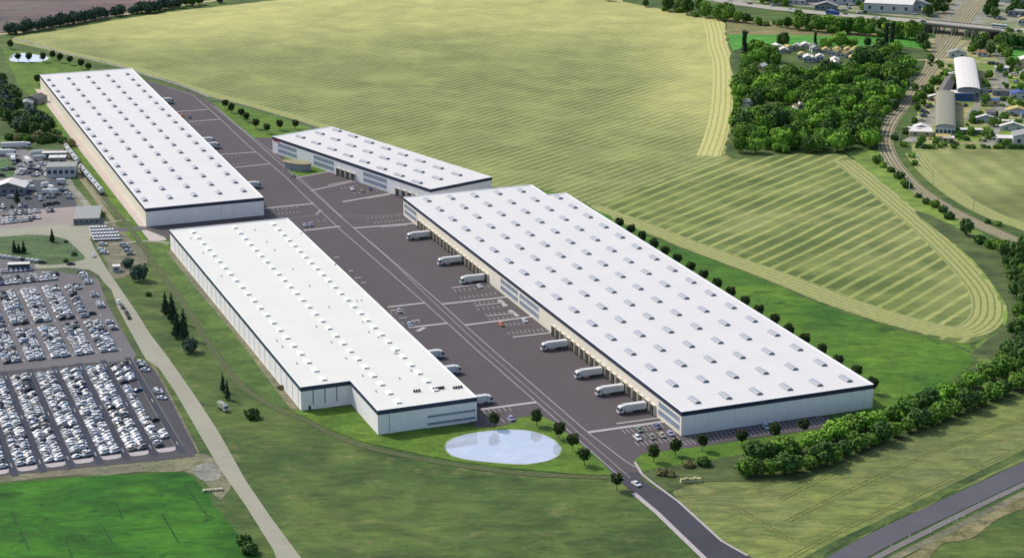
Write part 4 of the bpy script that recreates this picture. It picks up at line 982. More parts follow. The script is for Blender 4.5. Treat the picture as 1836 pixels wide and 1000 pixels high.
# ---- trucks
M_TRK = weathered("truck_white_paint", C(214, 214, 212), .92, .3, .45); M_TRS = plain("truck_side_panel", C(168, 172, 178), .5); M_CHS = plain("truck_chassis", C(52, 52, 54), .7)
def truck_proto(name="parked_truck", trail=9.9, boxm=None):
    "x forward, rear of the box at x = 0"
    r = root(name, (0, -500, 0)); boxm = boxm or M_TRK; e = trail
    mb = MB(); n = [(-1.27, 1.15), (-1.27, 3.72), (-1.1, 3.92), (1.1, 3.92), (1.27, 3.72), (1.27, 1.15)]
    for i in range(5):
        a, b = n[i], n[i + 1]; mb.face([(0, a[0], a[1]), (e, a[0], a[1]), (e, b[0], b[1]), (0, b[0], b[1])][::-1], boxm)
    mb.face([(e, p[0], p[1]) for p in n][::-1], boxm); mb.face([(0, p[0], p[1]) for p in n], boxm); mb.face([(0, -1.27, 1.15), (e, -1.27, 1.15), (e, 1.27, 1.15), (0, 1.27, 1.15)][::-1], M_CHS)
    mb.build("cargo_box", None, r)
    mb = MB(); mb.box(.2, e + 2.4, -.5, .5, .7, 1.15, M_CHS, bottom=True)
    mb.box(e * .35, e * .6, -1.15, -.6, .5, 1.05, M_CHS, bottom=True); mb.box(e * .35, e * .6, .6, 1.15, .5, 1.05, M_CHS, bottom=True); mb.build("chassis", None, r)
    c0 = e + .25; mb = MB()
    side = [(c0, .6), (c0 + 2.3, .6), (c0 + 2.35, 1.7), (c0 + 2.0, 2.9), (c0 + 1.6, 3.25), (c0 + .9, 3.55), (c0, 3.6)]
    for s_ in (1, -1): mb.face([(x, s_ * 1.22, z) for x, z in side][::(1 if s_ < 0 else -1)], M_TRK)
    for i in range(len(side)):
        a, b = side[i], side[(i + 1) % len(side)]; mb.face([(a[0], -1.22, a[1]), (a[0], 1.22, a[1]), (b[0], 1.22, b[1]), (b[0], -1.22, b[1])], M_TRK)
    cab = mb.build("cab", None, r, weld=True)
    mb = MB(); mb.face([(c0 + 2.36, -1.1, 1.75), (c0 + 2.36, 1.1, 1.75), (c0 + 2.04, 1.0, 2.85), (c0 + 2.04, -1.0, 2.85)], M_CGL); mb.build("windscreen", None, cab)
    for s_ in (1, -1):
        mb = MB(); q = [(c0 + .8, s_ * 1.24, 1.8), (c0 + 2.1, s_ * 1.24, 1.8), (c0 + 1.85, s_ * 1.24, 2.7), (c0 + .8, s_ * 1.24, 2.7)]; mb.face(q if s_ < 0 else q[::-1], M_CGL); mb.build("side_window", None, cab)
        mb = MB(); mb.box(c0 + 2.0, c0 + 2.15, s_ * 1.42 - .12, s_ * 1.42 + .12, 1.8, 2.5, M_CHS, bottom=True); mb.build("mirror", None, cab)
        mb = MB(); mb.box(c0 + 2.25, c0 + 2.38, s_ * .85 - .25, s_ * .85 + .25, .8, 1.05, M_LAMP, bottom=True); mb.build("headlight", None, cab)
        for x in (1.2, 2.5, e - .6, c0 + 1.4): inst(TWHEEL, r, (x, s_ * 1.02, .5))
    return r
TP = truck_proto(); first = [True]
def truck(px_or_w, rz, label, group, z=ZY, proto=None, cat="truck"):
    proto = proto or TP
    o = copy_tree(proto); p = px_or_w if isinstance(px_or_w, Vector) else G(*px_or_w)
    o.location = (p.x, p.y, z); o.rotation_euler = (0, 0, rz); return tag(o, label, cat, group)
def kill(o):
    for c in KIDS.get(o.name, []): kill(c)
    bpy.data.objects.remove(o)
rzL = F1.rz + pi
TG = "white trucks backed up to the loading docks"
tf = [((729, 431), "farthest"), ((781, 477), "second"), ((824, 510), "third"), ((968, 630), "fourth"), ((1029, 680), "fifth"), ((1067, 711), "sixth"), ((1108, 743), "nearest")]
for px, nm in tf:
    y = F1.loc(px, 0)[1]; d = F1.o + F1.dy * (y + .2) - F1.dx * 1.35
    truck(d, rzL, "white truck docked at the largest warehouse, %s of its seven%s" % (nm, "" if nm in ("farthest", "nearest") else " from the far end"), TG)
def side_truck(F, Wd, px, label, group):
    x, y = F.loc(px, 0); d = F.o + F.dy * y + F.dx * (Wd + .9); truck(d, F.rz, label, group)
TG2 = "white trucks showing past the roof edge of the left warehouses"
side_truck(F2, W2, (874, 723), "white truck at the near right corner of the stepped warehouse", TG2)
side_truck(F2, W2, (817, 670), "white truck docked behind the stepped warehouse, second from its near corner", TG2)
side_truck(F2, W2, (786, 642), "white truck docked behind the stepped warehouse, third from its near corner", TG2)
side_truck(F3, W3, (463, 337), "white truck beside the long left warehouse, nearest to its near end", TG2)
side_truck(F3, W3, (391, 266), "white truck beside the long left warehouse, second from its near end", TG2)
side_truck(F3, W3, (381, 257), "white truck beside the long left warehouse, third from its near end", TG2)
side_truck(F3, W3, (303, 186), "white truck beside the long left warehouse, farthest one", TG2)
for F, Wd, a, b, n in ((F2, W2, 20, 100, 12), (F3, W3, 20, 140, 14)):
    for i in range(n):
        y = a + (b - a) * i / (n - 1); q = inst(DOCKF, F.root, (Wd, y, 0), pi); inst(DOCKD, q, (0, 0, 0), 0)

# ================================================================== LEFT YARDS
M_WALLW = panel_mat("shed_wall_white", C(196, 198, 196), C(160, 164, 166), 3, 1.4, .1, .06)
M_WALLG = panel_mat("shed_wall_grey", C(136, 140, 142), C(112, 116, 120), 3, 1.4, .1, .06)
M_WALLY = weathered("ochre_render", C(200, 184, 140), .85, .3); M_BRICK = weathered("brick_wall", C(140, 112, 96), .8, .4)
M_RG = panel_mat("grey_sheet_roof", C(150, 152, 146), C(128, 130, 126), 2.2, 0, .12); M_RD = panel_mat("dark_sheet_roof", C(104, 98, 92), C(84, 80, 76), 2.2, 0, .12)
M_RW = panel_mat("white_sheet_roof", C(222, 216, 208), C(200, 194, 188), 2.2, 0, .1); M_RR = weathered("tile_roof", C(156, 108, 84), .8, .4); M_RO = panel_mat("olive_roof", C(140, 138, 116), C(118, 118, 100), 3, 0, .12)
M_RY = weathered("yellow_roof", C(188, 170, 108), .85, .4); M_RB = weathered("blue_roof", C(70, 96, 150), .85, .4); M_WIN = plain("shed_window", C(60, 72, 86), .2, .6)
def hut(name, label, cat, px, L, Wd, h, rz, kind='gable', wall=None, roof=None, rise=None, group=None, wins=3, zb=0, dorm=False):
    "near-left corner of the footprint at px; x along the near end, y away"
    wall = wall or M_WALLW; roof = roof or M_RG; p = G(*px); r = root(name, (p.x, p.y, zb), rz, label, cat, group); rise = Wd * .16 if rise is None else rise
    mb = MB(); w, l = Wd, L
    for a, b, D in (((0, 0), (w, 0), w), ((w, 0), (w, l), l), ((w, l), (0, l), w), ((0, l), (0, 0), l)):
        mb.face([(*a, 0), (*b, 0), (*b, h), (*a, h)], wall, [(0, 0), (D, 0), (D, h), (0, h)])
    if kind == 'gable':
        mb.face([(0, 0, h), (w, 0, h), (w / 2, 0, h + rise)], wall); mb.face([(w, l, h), (0, l, h), (w / 2, l, h + rise)], wall)
        P = [(-.4, h - .1), (w / 2, h + rise + .08), (w + .4, h - .1)]
    elif kind == 'arch':
        P = [(w / 2 - cos(pi * i / 8) * (w / 2 + .3), h - .1 + sin(pi * i / 8) * rise) for i in range(9)]
        for y, f in ((0, 1), (l, -1)): mb.face(([(0, y, h)] + [(min(max(a, 0), w), y, b - .02) for a, b in P[1:-1]] + [(w, y, h)])[::-1][::f], wall)
    elif kind == 'mono': P = [(-.4, h + .1), (w + .4, h + rise)]; mb.face([(0, 0, h), (w, 0, h), (w, 0, h + rise * .9)], wall); mb.face([(w, 0, h), (w, l, h), (w, l, h + rise * .9), (w, 0, h + rise * .9)], wall)
    else: P = [(-.25, h + .25), (w + .25, h + .25)]
    mb.build("wall", None, r)
    mb = MB(); o = .4
    for (a, za), (b, zb_) in zip(P, P[1:]):
        D = hypot(b - a, zb_ - za)
        mb.face([(a, -o, za), (b, -o, zb_), (b, l + o, zb_), (a, l + o, za)], roof, [(a, 0), (b, 0), (b, l), (a, l)] if kind != 'gable' else [(0, 0), (0, D), (l, D), (l, 0)])
        mb.face([(a, -o, za - .25), (b, -o, zb_ - .25), (b, -o, zb_), (a, -o, za)], roof)
        mb.face([(a, l + o, za), (b, l + o, zb_), (b, l + o, zb_ - .25), (a, l + o, za - .25)], roof)
    for (a, za), s_ in ((P[0], 1), (P[-1], -1)):
        mb.face([(a, l + o, za - .25), (a, -o, za - .25), (a, -o, za), (a, l + o, za)][::s_], roof)
    mb.build("roof", None, r)
    for i in range(wins):
        c = w * (i + .5) / wins; ww = min(1.1, w / wins * .35); mb = MB(); mb.box(c - ww, c + ww, -.06, 0, h * .35, h * .72, M_WIN, bottom=True); mb.build("window", None, r)
    mb = MB(); mb.box(-.06, 0, l * .3, l * .3 + min(3, l * .2), 0, min(3, h * .8), M_WIN, bottom=True); mb.build("door", None, r)
    return r
RY = radians(19)
hut("depot_building", "long flat grey depot with pale wall panels beside the tank wagons", "building", (84, 319), 12, 17, 6.5, radians(4), 'flat', M_WALLW, M_RG, wins=5)
hut("office_building", "grey-roofed hall with blue-grey front on the corner of the car yard", "building", (132, 403), 26, 14, 3.2, radians(8), 'flat', M_WALLG, M_RG, wins=5)
hut("workshop", "low white gabled workshop at the left edge of the dark yard", "building", (-14, 350), 12, 19, 4.5, radians(2), 'gable', M_WALLG, M_RW, 3.0, wins=4)
hut("tank_shed", "open white tank filling shed behind the long depot", "shed", (88, 296), 6, 10, 4.5, radians(4), 'flat', M_WALLG, M_RW, wins=2)
hut("tank_shed", "small low white roofed shed among the pipes", "shed", (76, 286), 4, 15, 4.0, radians(4), 'flat', M_WALLG, M_RW, wins=2)
hut("kiosk", "small dark bus-like kiosk with white roof beside the upper car park", "kiosk", (15, 486), 3.2, 10.5, 3.4, radians(7), 'flat', plain("dark_kiosk_wall", C(58, 64, 72), .5), M_RW, wins=5)
hut("hut", "small white utility hut on the grass under the two dark trees", "hut", (202, 488), 3, 3.6, 3.0, radians(5), 'flat', M_WALLW, M_RW, wins=1)
hut("shed", "grey weathered shed among trees left of the long warehouse", "shed", (35, 194), 10, 9, 3, radians(10), 'gable', M_WALLW, M_RG, wins=2)
hut("shed", "dark roofed barn by the sandy track at the far left", "shed", (44, 186), 12, 11, 4, radians(-20), 'gable', M_WALLG, M_RD, wins=1)
# tanks on the filling station
M_TANK = weathered("tank_white_paint", C(206, 210, 210), .85, .4, .4); M_TANKG = weathered("tank_grey_paint", C(150, 166, 172), .85, .4, .4)
for px, lab in (((66, 279), "pale horizontal storage tank on saddles, upper one"), ((71, 287), "pale horizontal storage tank on saddles, lower one")):
    p = G(*px); r = root("storage_tank", p, radians(20), lab + " left of the filling shed", "tank"); mb = MB(); mb.ring((0, 0, 2.0), 1.4, 'x', 8, 12, M_TANK); mb.build("tank_shell", None, r)
    mb = MB()
    for x in (-2.6, 2.6): mb.box(x - .3, x + .3, -1.2, 1.2, 0, 1.1, GR['kerb'])
    mb.build("saddle", None, r)
def wagon_proto():
    r = root("tank_wagon", (0, -520, 0)); mb = MB(); mb.ring((0, 0, 2.7), 1.45, 'x', 9.6, 14, M_TANK)
    mb.build("tank_shell", None, r); mb = MB(); mb.ring((0, 0, 4.2), .5, 'z', .5, 8, M_TANKG); mb.build("filling_dome", None, r)
    mb = MB(); mb.box(-5.6, 5.6, -1.2, 1.2, .95, 1.25, M_CHS, bottom=True); mb.build("underframe", None, r)
    mb = MB(); mb.box(-.4, .4, -1.5, -1.4, .6, 4.1, M_CHS); mb.box(-1.2, 1.2, -1.5, -.3, 4.18, 4.24, M_CHS); mb.build("ladder", None, r)
    for x in (-4.1, -2.9, 2.9, 4.1):
        for s_ in (1, -1): inst(TWHEEL, r, (x, s_ * .8, .55))
    return r
WP = wagon_proto(); wi = 0
for a, b, n, grp in (((121, 272), (137, 293), 4, "far"), ((148, 309), (180, 347), 6, "near")):
    A, B = G(*a), G(*b); d = (B - A); rz = atan2(d.y, d.x); m_ = max(n - 1, 1)
    if (B - A).length / m_ < 11: pass
    for i in range(n):
        o = copy_tree(WP); p = A.lerp(B, i / m_); o.location = (p.x, p.y, .15); o.rotation_euler = (0, 0, rz); k = min(1, (B - A).length / m_ / 11.6); o.scale = (k, 1, 1)
        tag(o, "pale tank wagon, %s from the far end of the %s string on the siding" % (nth(i + 1), grp), "tank wagon", "tank wagons standing on the railway siding")
kill(WP)
# lorries and vans of the left yards
VG = "vehicles in the service yards at the left edge"
def lorry(px, rz, lab, L=7, boxm=None, cat="truck", sc=1):
    global LP
    o = copy_tree(TP); p = G(*px); o.location = (p.x, p.y, .1); o.rotation_euler = (0, 0, rz); o.scale = (sc * L / 12.5, sc, sc); return tag(o, lab, cat, VG)
lorry((2, 267), radians(10), "long white articulated lorry at the top of the left yard", 19)
lorry((-6, 280), radians(10), "white lorry cut by the left edge of the picture", 12); lorry((46, 291), radians(-60), "white tanker lorry in the middle of the left yard", 11)
lorry((24, 289), radians(-75), "white lorry left of the tanker lorry", 9); lorry((14, 285), radians(15), "pale van on the grey yard near the small lawn", 7, cat="van", sc=.8); lorry((34, 311), radians(-10), "white van by the corner of the small lawn", 6.5, cat="van", sc=.8)
for px, rz, lab in (((42, 334), 10, "uppermost of two white vans left in the dark yard"), ((47, 343), 12, "lower of two white vans left in the dark yard"), ((102, 331), 10, "white van at the top right of the dark yard"), ((75, 338), 40, "grey van at the top of the parked cluster"), ((76, 349), 5, "white van at the bottom left of the parked cluster"), ((89, 341), -50, "white van at the top right of the parked cluster"), ((90, 350), 30, "white van at the bottom right of the parked cluster")):
    lorry(px, radians(rz), lab, 6.5, cat="van", sc=.85)
LC = []
for px, colr in (((111, 341), 'silver'), ((115, 344), 'dark grey'), ((121, 349), 'white'), ((125, 356), 'silver')): LC.append((px, colr, "%s car along the right fence of the dark yard, %s from the top" % (colr, nth(len(LC) + 1))))
for px, colr, lab in LC: car(G(*px), radians(12), colr, lab, VG, z=.1)
FARC = far_mb['v']
for j, (y0, y1, n) in enumerate(((373, 369, 11), (384, 379, 13), (387, 382, 9), (397, 390, 12), (402, 395, 8))):
    for i in range(n):
        if R.random() < .82: FARC.append((G(-4 + i * 8.2 + R.uniform(-1.5, 1.5), y0 + (y1 - y0) * i / n), radians(-72) + R.uniform(-.1, .1), R.choice(CW), R.choice((0, 1, 2)), (.95, 1, 1)))
for i in range(34):
    x, y = R.choice(((R.uniform(0, 40), R.uniform(270, 320)), (R.uniform(5, 120), R.uniform(352, 368)), (R.uniform(55, 84), R.uniform(296, 318))))
    FARC.append((G(x, y), radians(R.uniform(-80, 30)), R.choice(CW), R.choice((1, 2)), (1, 1, 1.1)))
for i in range(10): FARC.append((G(4 + i * 8, 462 + i * 1.1), radians(12), R.choice(CW), 1, (1, 1, 1)))
for i in range(7): FARC.append((G(4 + i * 8.3, 489 - i * .7), TH, R.choice(('white', 'silver')), 1, (.9, .9, 1)))
# white vans packed by the junction, cars below
VJ = G(169, 431); vd = Vector((cos(radians(9)), sin(radians(9)), 0))
for j in range(4):
    for i in range(9 - (j == 3) * 3 - (j == 2)):
        p = VJ + vd * (i * 1.62 - j * .2) - LA * (j * 6.3) + LB * (j * .6)
        o = car(p, TH, 'white', "white van in the block by the junction, %s from the left, %s row" % (nth(i + 1), ("nearest", "second", "third", "farthest")[j]), "white vans packed in a block by the road junction", 2, (1.1, .78, 1.25), z=.1)
        o.name = "parked_van"; o["category"] = "van"
for k_, (px, colr) in enumerate((((184, 440), 'white'), ((182, 449), 'white'), ((187, 455), 'white'), ((222, 441), 'silver'), ((226, 445), 'grey'), ((229, 451), 'silver'), ((234, 457), 'sage green'))):
    car(G(*px), radians(10), colr, "%s car on the dirt yard below the block of vans, %s from the road" % (colr, nth(k_ + 1)), "cars on the dirt yard below the van block", z=.1)
car(G(168, 460), radians(-75), 'white', "white car driving up the concrete road at the junction", None, 0, z=.14).name = "car"; car(G(127, 475), radians(5), 'black', "black car on the concrete road below the oval lawn", None, 0, z=.14)
for k_, (px, colr) in enumerate((((213, 544), 'white'), ((220, 553), 'dark grey'), ((227, 563), 'dark grey'), ((231, 571), 'black'))):
    car(G(*px), radians(-69), colr, "%s car in the file along the left road edge, %s from the far end" % (colr, nth(k_ + 1)), "cars in a file along the country road", z=.13)
TP2 = truck_proto('parked_truck', 9.9, plain('grey_tarpaulin', C(150, 156, 140), .7))
_k = TP; TP = TP2
o = lorry((393, 731), radians(-52), "small dark lorry with grey tarpaulin alone on the meadow beside the country road", 7.5, sc=.8)
TP = _k; kill(TP2)
# pallets
pm = weathered("bleached_wood", C(196, 188, 166), .8, .8)
p = G(383, 880); r = root("pallet_row", p, radians(12), "row of pale stacked wooden pallets beside the country road", "pallets")
for i in range(7): mb = MB(); mb.box(i * 1.1 - 4, i * 1.1 - 3.2, -.6 + .3 * (i % 2), .9, 0, .9, pm); mb.build("pallet", None, r)
p = G(1238, 864); r = root("straw_heap", p, radians(8), "heap of pale straw on the field corner beside the access road", "heap")
mb = MB()
for i in range(5): mb.box(-4 + i * 1.6, -2.3 + i * 1.6, -1, 1, 0, 1.6 + .3 * (i % 2), GR['straw'], .25, .4)
mb.build("straw", None, r)
# masts and posts
def mast(px, h, lab, arm=True, z=0, rr=.14):
    p = G(*px); r = root("lamp_post", (p.x, p.y, z), radians(R.uniform(0, 360)), lab, "lamp post", "slender posts and masts"); mb = MB(); mb.tube((0, 0, 0), (0, 0, h), rr, rr * .6, 6, M_VENT); mb.build("pole", None, r)
    if arm: mb = MB(); mb.tube((0, 0, h), (1.6, 0, h + .2), .07, .06, 5, M_VENT); mb.box(1.2, 2.0, -.15, .15, h + .1, h + .25, M_SKYG, bottom=True); mb.build("lamp_head", None, r)
for i, (px, h) in enumerate((((18, 456), 10), ((127, 460), 9), ((60, 300), 14), ((106, 300), 13), ((84, 324), 8), ((125, 322), 8))):
    mast(px, h, ("tall grey mast on the oval lawn at its left end", "tall grey mast on the oval lawn near its right end", "tall lamp post left of the depot building", "tall lamp post right of the depot building", "lamp post at the front left corner of the depot", "lamp post at the front right corner of the depot")[i])
def rail_mast(px, rz, lab):
    p = G(*px); r = root("railway_mast", p, rz, lab, "mast", "steel masts along the railway"); mb = MB(); mb.tube((0, 0, 0), (0, 0, 8.5), .22, .16, 5, M_VENT); mb.build("pole", None, r)
    mb = MB(); mb.tube((0, 0, 7.4), (3.4, 0, 8.0), .09, .08, 4, M_VENT); mb.tube((0, 0, 6.4), (3.2, 0, 7.3), .07, .07, 4, M_VENT); mb.build("bracket_arm", None, r)
for i, (px, rz) in enumerate((((1692, 84), 0), ((1662, 122), 0), ((1632, 158), 0), ((1598, 198), 0), ((1570, 232), 0), ((1566, 262), 0), ((1580, 300), .6), ((1630, 344), .8), ((1700, 392), 1.0), ((1646, 300), 3.6), ((1612, 262), 3.3), ((1672, 330), 3.8), ((1745, 378), 4.0))):
    rail_mast(px, rz, "steel railway mast with bracket, %s counted from the bridge along the curve" % nth(i + 1) if i < 9 else "steel railway mast on the field side of the curve, %s from the halls" % nth(i - 8))
# delineator posts along the bottom right road
wp = plain("white_post_plastic", C(226, 228, 230), .5); bp = plain("black_reflector_band", C(40, 40, 40), .5)
PP = [(1631, 966), (1597, 984), (1668, 958), (1686, 947), (1703, 938), (1715, 936), (1728, 930), (1747, 913), (1755, 908), (1787, 895), (1820, 880)]
PP.sort()
for i, px in enumerate(PP):
    p = G(px[0] - 26, px[1] - 10); p = G(px[0], px[1] - 2); r = root("delineator_post", (p.x, p.y, .1), 0, "white roadside post, %s from the left along the bottom right road" % nth(i + 1), "post", "white roadside posts at the bottom right road")
    mb = MB(); mb.box(-.11, .11, -.09, .09, 0, 1.25, wp); mb.build("post", None, r); mb = MB(); mb.box(-.12, .12, -.1, .1, .95, 1.1, bp, bottom=True); mb.build("reflector_band", None, r)
kill(TP)

# ================================================================== RIGHT: BUSINESS YARD, TOWN
hut("factory_hall", "long grey arch-roofed hall with arched white front beside the railway", "building", (1676, 244), 108, 13, 6, radians(-7) - .08, 'arch', M_WALLW, M_RO, 2.4, wins=5)
hut("factory_hall", "tall hall with dazzling white roof behind the long grey hall", "building", (1716, 180), 112, 15.5, 8, radians(-6) - .08, 'arch', M_WALLG, M_RW, 2.0, wins=4)
hut("barn", "narrow brown-roofed shed left of the white-roofed hall", "shed", (1679, 178), 58, 8, 4.5, radians(-12) - .1, 'gable', M_BRICK, M_RD, 2.4, wins=2)
hut("shed", "small blue-fronted shed between the two big halls", "shed", (1706, 181), 9, 15, 5.5, radians(-5), 'flat', plain("blue_wall", C(48, 92, 150), .5), M_RW, wins=3)
hut("house", "white house with dark windows on the lower right edge of the business yard", "house", (1816, 262), 14, 22, 6.5, radians(-8), 'gable', M_WALLW, M_RG, 2.6, wins=3)
hut("shed", "long low white shed beside the white house", "shed", (1789, 258), 9, 18, 3.6, radians(-6), 'flat', M_WALLG, M_RW, wins=4)
sheds = [((1630, 244), 13, 15, 3, 'M_RW', "small pale-roofed garage at the lower left of the business yard"), ((1637, 236), 7, 10, 3, 'M_RW', "tiny white garage above the pale-roofed garage"), ((1678, 254), 7, 9, 3.4, 'M_RY', "small yellow shed before the arched front"),
    ((1690, 256), 6, 7, 3.2, 'M_RW', "small white shed before the arched front"), ((1722, 241), 5, 14, 3, 'M_RW', "white trailer shed on the yard lawn"), ((1758, 190), 7, 13, 4, 'M_RB', "blue container shed in the middle of the yard"),
    ((1744, 217), 4, 14, 3, 'M_RD', "dark lean-to beside the sandy lane"), ((1768, 212), 9, 6, 4, 'M_RD', "small dark tower shed on the sandy lane"), ((1744, 220), 3, 17, 2.8, 'M_RW', "white covered rack beside the sandy lane"),
    ((1803, 207), 8, 15, 3.4, 'M_RY', "yellow-green shed right of the sandy lane"), ((1796, 225), 4, 10, 3, 'M_RW', "tiny white shed right of the lane, upper"), ((1793, 234), 4, 16, 3, 'M_RW', "tiny white shed right of the lane, lower"), ((1830, 214), 6, 9, 4, 'M_RB', "blue shed at the right edge of the yard"),
    ((1818, 122), 10, 18, 5, 'M_RW', "white house by the lane at the upper right edge"), ((1828, 142), 8, 12, 4, 'M_RG', "grey shed below the white lane house"), ((1700, 142), 8, 12, 4, 'M_RW', "pale shed behind the brown-roofed shed"), ((1664, 181), 4, 10, 3, 'M_RW', "tiny white shed at the railway side, left"), ((1675, 184), 4, 14, 3, 'M_RY', "tiny yellow shed at the railway side, right"),
    ((1784, 130), 6, 10, 3.6, 'M_RW', "white kiosk on the wide sandy crossing"), ((1780, 172), 8, 16, 3.4, 'M_RD', "dark flat shed between the two sandy lanes"), ((1812, 178), 9, 12, 3.6, 'M_RB', "blue-roofed shed right of the lane bend"), ((1826, 196), 7, 12, 3.6, 'M_RY', "yellow shed on the right lawn"),
    ((1700, 104), 8, 14, 4, 'M_RG', "grey hut beside the railway fan"), ((1752, 102), 7, 8, 3.5, 'M_RR', "small red-roofed hut by the trees"), ((1773, 66), 8, 14, 4, 'M_RW', "pale building under the bridge end")]
for px, L, Wd, h, rf, lab in sheds:
    hut("shed", lab, "shed", px, L, Wd, h, radians(R.uniform(-14, -2)), R.choice(('gable', 'flat')), R.choice((M_WALLW, M_WALLG, M_WALLY)), globals()[rf], wins=2)
# allotment village in the wood
vill = [((1386, 92), 'M_RW'), ((1398, 96), 'M_RW'), ((1409, 92), 'M_RY'), ((1420, 90), 'M_RW'), ((1436, 87), 'M_RW'), ((1447, 91), 'M_RG'), ((1456, 95), 'M_RG'), ((1430, 107), 'M_RY'), ((1440, 112), 'M_RW'), ((1452, 112), 'M_RW'), ((1463, 110), 'M_RW'), ((1474, 97), 'M_RY'), ((1484, 100), 'M_RY'), ((1494, 97), 'M_RY'),
    ((1501, 103), 'M_RY'), ((1512, 98), 'M_RY'), ((1521, 101), 'M_RY'), ((1528, 96), 'M_RY'), ((1489, 114), 'M_RW'), ((1522, 112), 'M_RY'), ((1536, 108), 'M_RW'), ((1492, 121), 'M_RW'), ((1367, 210), 'M_RW'), ((1410, 200), 'M_RY'), ((1432, 196), 'M_RW'), ((1415, 206), 'M_RW'), ((1332, 189), 'M_RW'), ((1356, 126), 'M_RW'), ((1400, 131), 'M_RW'), ((1418, 132), 'M_RW'), ((1478, 148), 'M_RW'), ((1540, 112), 'M_RG'), ((1575, 112), 'M_RW')]
cn = {'M_RW': 'white', 'M_RY': 'yellow', 'M_RG': 'grey'}; vc = {}
for i, (px, rf) in enumerate(vill):
    main = i < 22 or i > 30; c = cn[rf]; key = (c, main); vc[key] = vc.get(key, 0) + 1
    lab = ("garden hut with %s roof in the allotment village, %s such from the left" if main else "garden hut with %s roof hidden among the wood trees, %s such") % (c, nth(vc[key]))
    hut("garden_hut", lab, "hut", px, R.uniform(6, 10), R.uniform(5, 7.5) if main else 5, R.uniform(2.6, 3.8), radians(R.uniform(-35, 15)), 'gable', R.choice((M_WALLW, M_WALLY, M_WALLW)), globals()[rf], 1.5, "garden huts in the allotments", 2)
# far town halls
town = [((1548, 22), 30, 42, 8, 'M_RW', "large white hall beside the highway"), ((1596, 10), 14, 30, 6, 'M_RG', "grey hall behind the large white hall"), ((1618, 18), 9, 24, 5, 'M_RG', "low grey shed right of the large white hall"), ((1488, 8), 18, 34, 8, 'M_RB', "blue-roofed hall at the top edge"), ((1370, 3), 14, 26, 6, 'M_RW', "white shed at the top edge beside the highway"),
    ((1400, 8), 8, 22, 4, 'M_RW', "low white wall shed right of the highway trees"), ((1438, 4), 14, 20, 5, 'M_RW', "white building before the blue-roofed hall"), ((1515, 8), 10, 18, 5, 'M_RD', "dark hall between the blue and the large white hall"), ((1652, 28), 8, 10, 5, 'M_RY', "small yellow-white signal house at the highway"), ((1790, 4), 14, 24, 6, 'M_RW', "white hall at the top right"), ((1822, 8), 14, 26, 6, 'M_RW', "white hall in the top right corner"),
    ((1806, 30), 10, 22, 5, 'M_RG', "grey workshop below the right bridge trees"), ((1826, 46), 8, 12, 5, 'M_RY', "ochre house at the right end of the bridge"), ((1340, -3), 12, 22, 5, 'M_RW', "white shed at the top behind the highway hedge"), ((1460, 18), 8, 20, 4, 'M_RG', "grey shed next to the highway"), ((1640, 4), 12, 18, 5, 'M_RG', "grey-roofed building on the gravel lot")]
for px, L, Wd, h, rf, lab in town: hut("hall", lab, "building", px, L, Wd, h, radians(R.uniform(-25, -8)), R.choice(('gable', 'flat')), R.choice((M_WALLW, M_WALLG)), globals()[rf], wins=4)
# traffic on the highway, cars in the right yards
def hpt(x, off=0):
    for a, b in zip(hp, hp[1:]):
        if a[0] <= x <= b[0]:
            t = (x - a[0]) / (b[0] - a[0]); A, B = G(*a), G(*b); p = A.lerp(B, t); d = (B - A); d.z = 0; d.normalize(); return p + Vector((-d.y, d.x, 0)) * off + Vector((0, 0, .28)), atan2(d.y, d.x)
def bus(x, off, col_, lab, back=False):
    p, rz = hpt(x, off); r = root("bus", p, rz + (pi if back else 0), lab, "bus"); m = plain("bus_paint", col_, .4)
    mb = MB(); mb.box(-6.5, 6.5, -1.3, 1.3, .45, 3.3, m, .15, .12, True); mb.build("body", None, r)
    mb = MB(); mb.box(-6.3, 6.3, -1.33, 1.33, 1.7, 2.6, M_CGL); mb.build("windows", None, r)
    for xx in (-4, 4):
        for s_ in (1, -1): inst(TWHEEL, r, (xx, s_ * 1.1, .5))
bus(1497, -3.5, C(46, 78, 150), "dark blue coach on the highway above the hedge"); bus(1789, 3.5, C(206, 214, 210), "white bus with green stripe on the road bridge")
for i, (x, off, colr) in enumerate(((1280, -4, 'grey'), (1304, 4, 'silver'), (1340, 4, 'dark grey'), (1433, -3, 'black'), (1512, 3, 'dark grey'), (1574, -3, 'silver'), (1658, -3, 'black'), (1830, -3, 'black'))):
    p, rz = hpt(x, off); car(p, rz, colr, "%s car on the highway, %s from the left" % (colr, nth(i + 1)), "cars driving on the highway", 0, (1.1, 1.1, 1.1), z=p.z).name = "car"
RC = [(1655, 200, 'blue'), (1660, 204, 'dark grey'), (1656, 210, 'blue'), (1652, 218, 'silver'), (1647, 226, 'pale blue'), (1640, 243, 'white'), (1668, 190, 'white'), (1664, 194, 'dark grey'), (1776, 116, 'dark grey'), (1782, 115, 'grey'), (1788, 117, 'dark grey'), (1730, 191, 'dark grey'), (1742, 174, 'silver'), (1746, 168, 'black'), (1770, 136, 'dark grey'), (1786, 168, 'dark grey'), (1776, 166, 'blue'), (1792, 162, 'grey'), (1818, 136, 'white'), (1822, 150, 'silver'), (1748, 204, 'dark grey'), (1756, 206, 'silver'), (1802, 222, 'white'), (1825, 220, 'black')]
for i, (x, y, colr) in enumerate(RC):
    FARC.append((G(x, y), radians(R.uniform(-20, 60)), colr, R.choice((0, 1, 2)), (1.1, 1.15, 1.2)))
for i in range(60):
    x = R.uniform(1380, 1836); y = R.uniform(-6, 22 + (x - 1400) * .04)
    if 1690 < x < 1780: continue
    FARC.append((G(x, y), radians(R.uniform(-30, 60)), R.choice(CW), R.choice((0, 1, 2)), (1.15, 1.2, 1.2)))
merged(FARC, "distant_cars", "mass of small parked cars filling the far rows and the far yards")
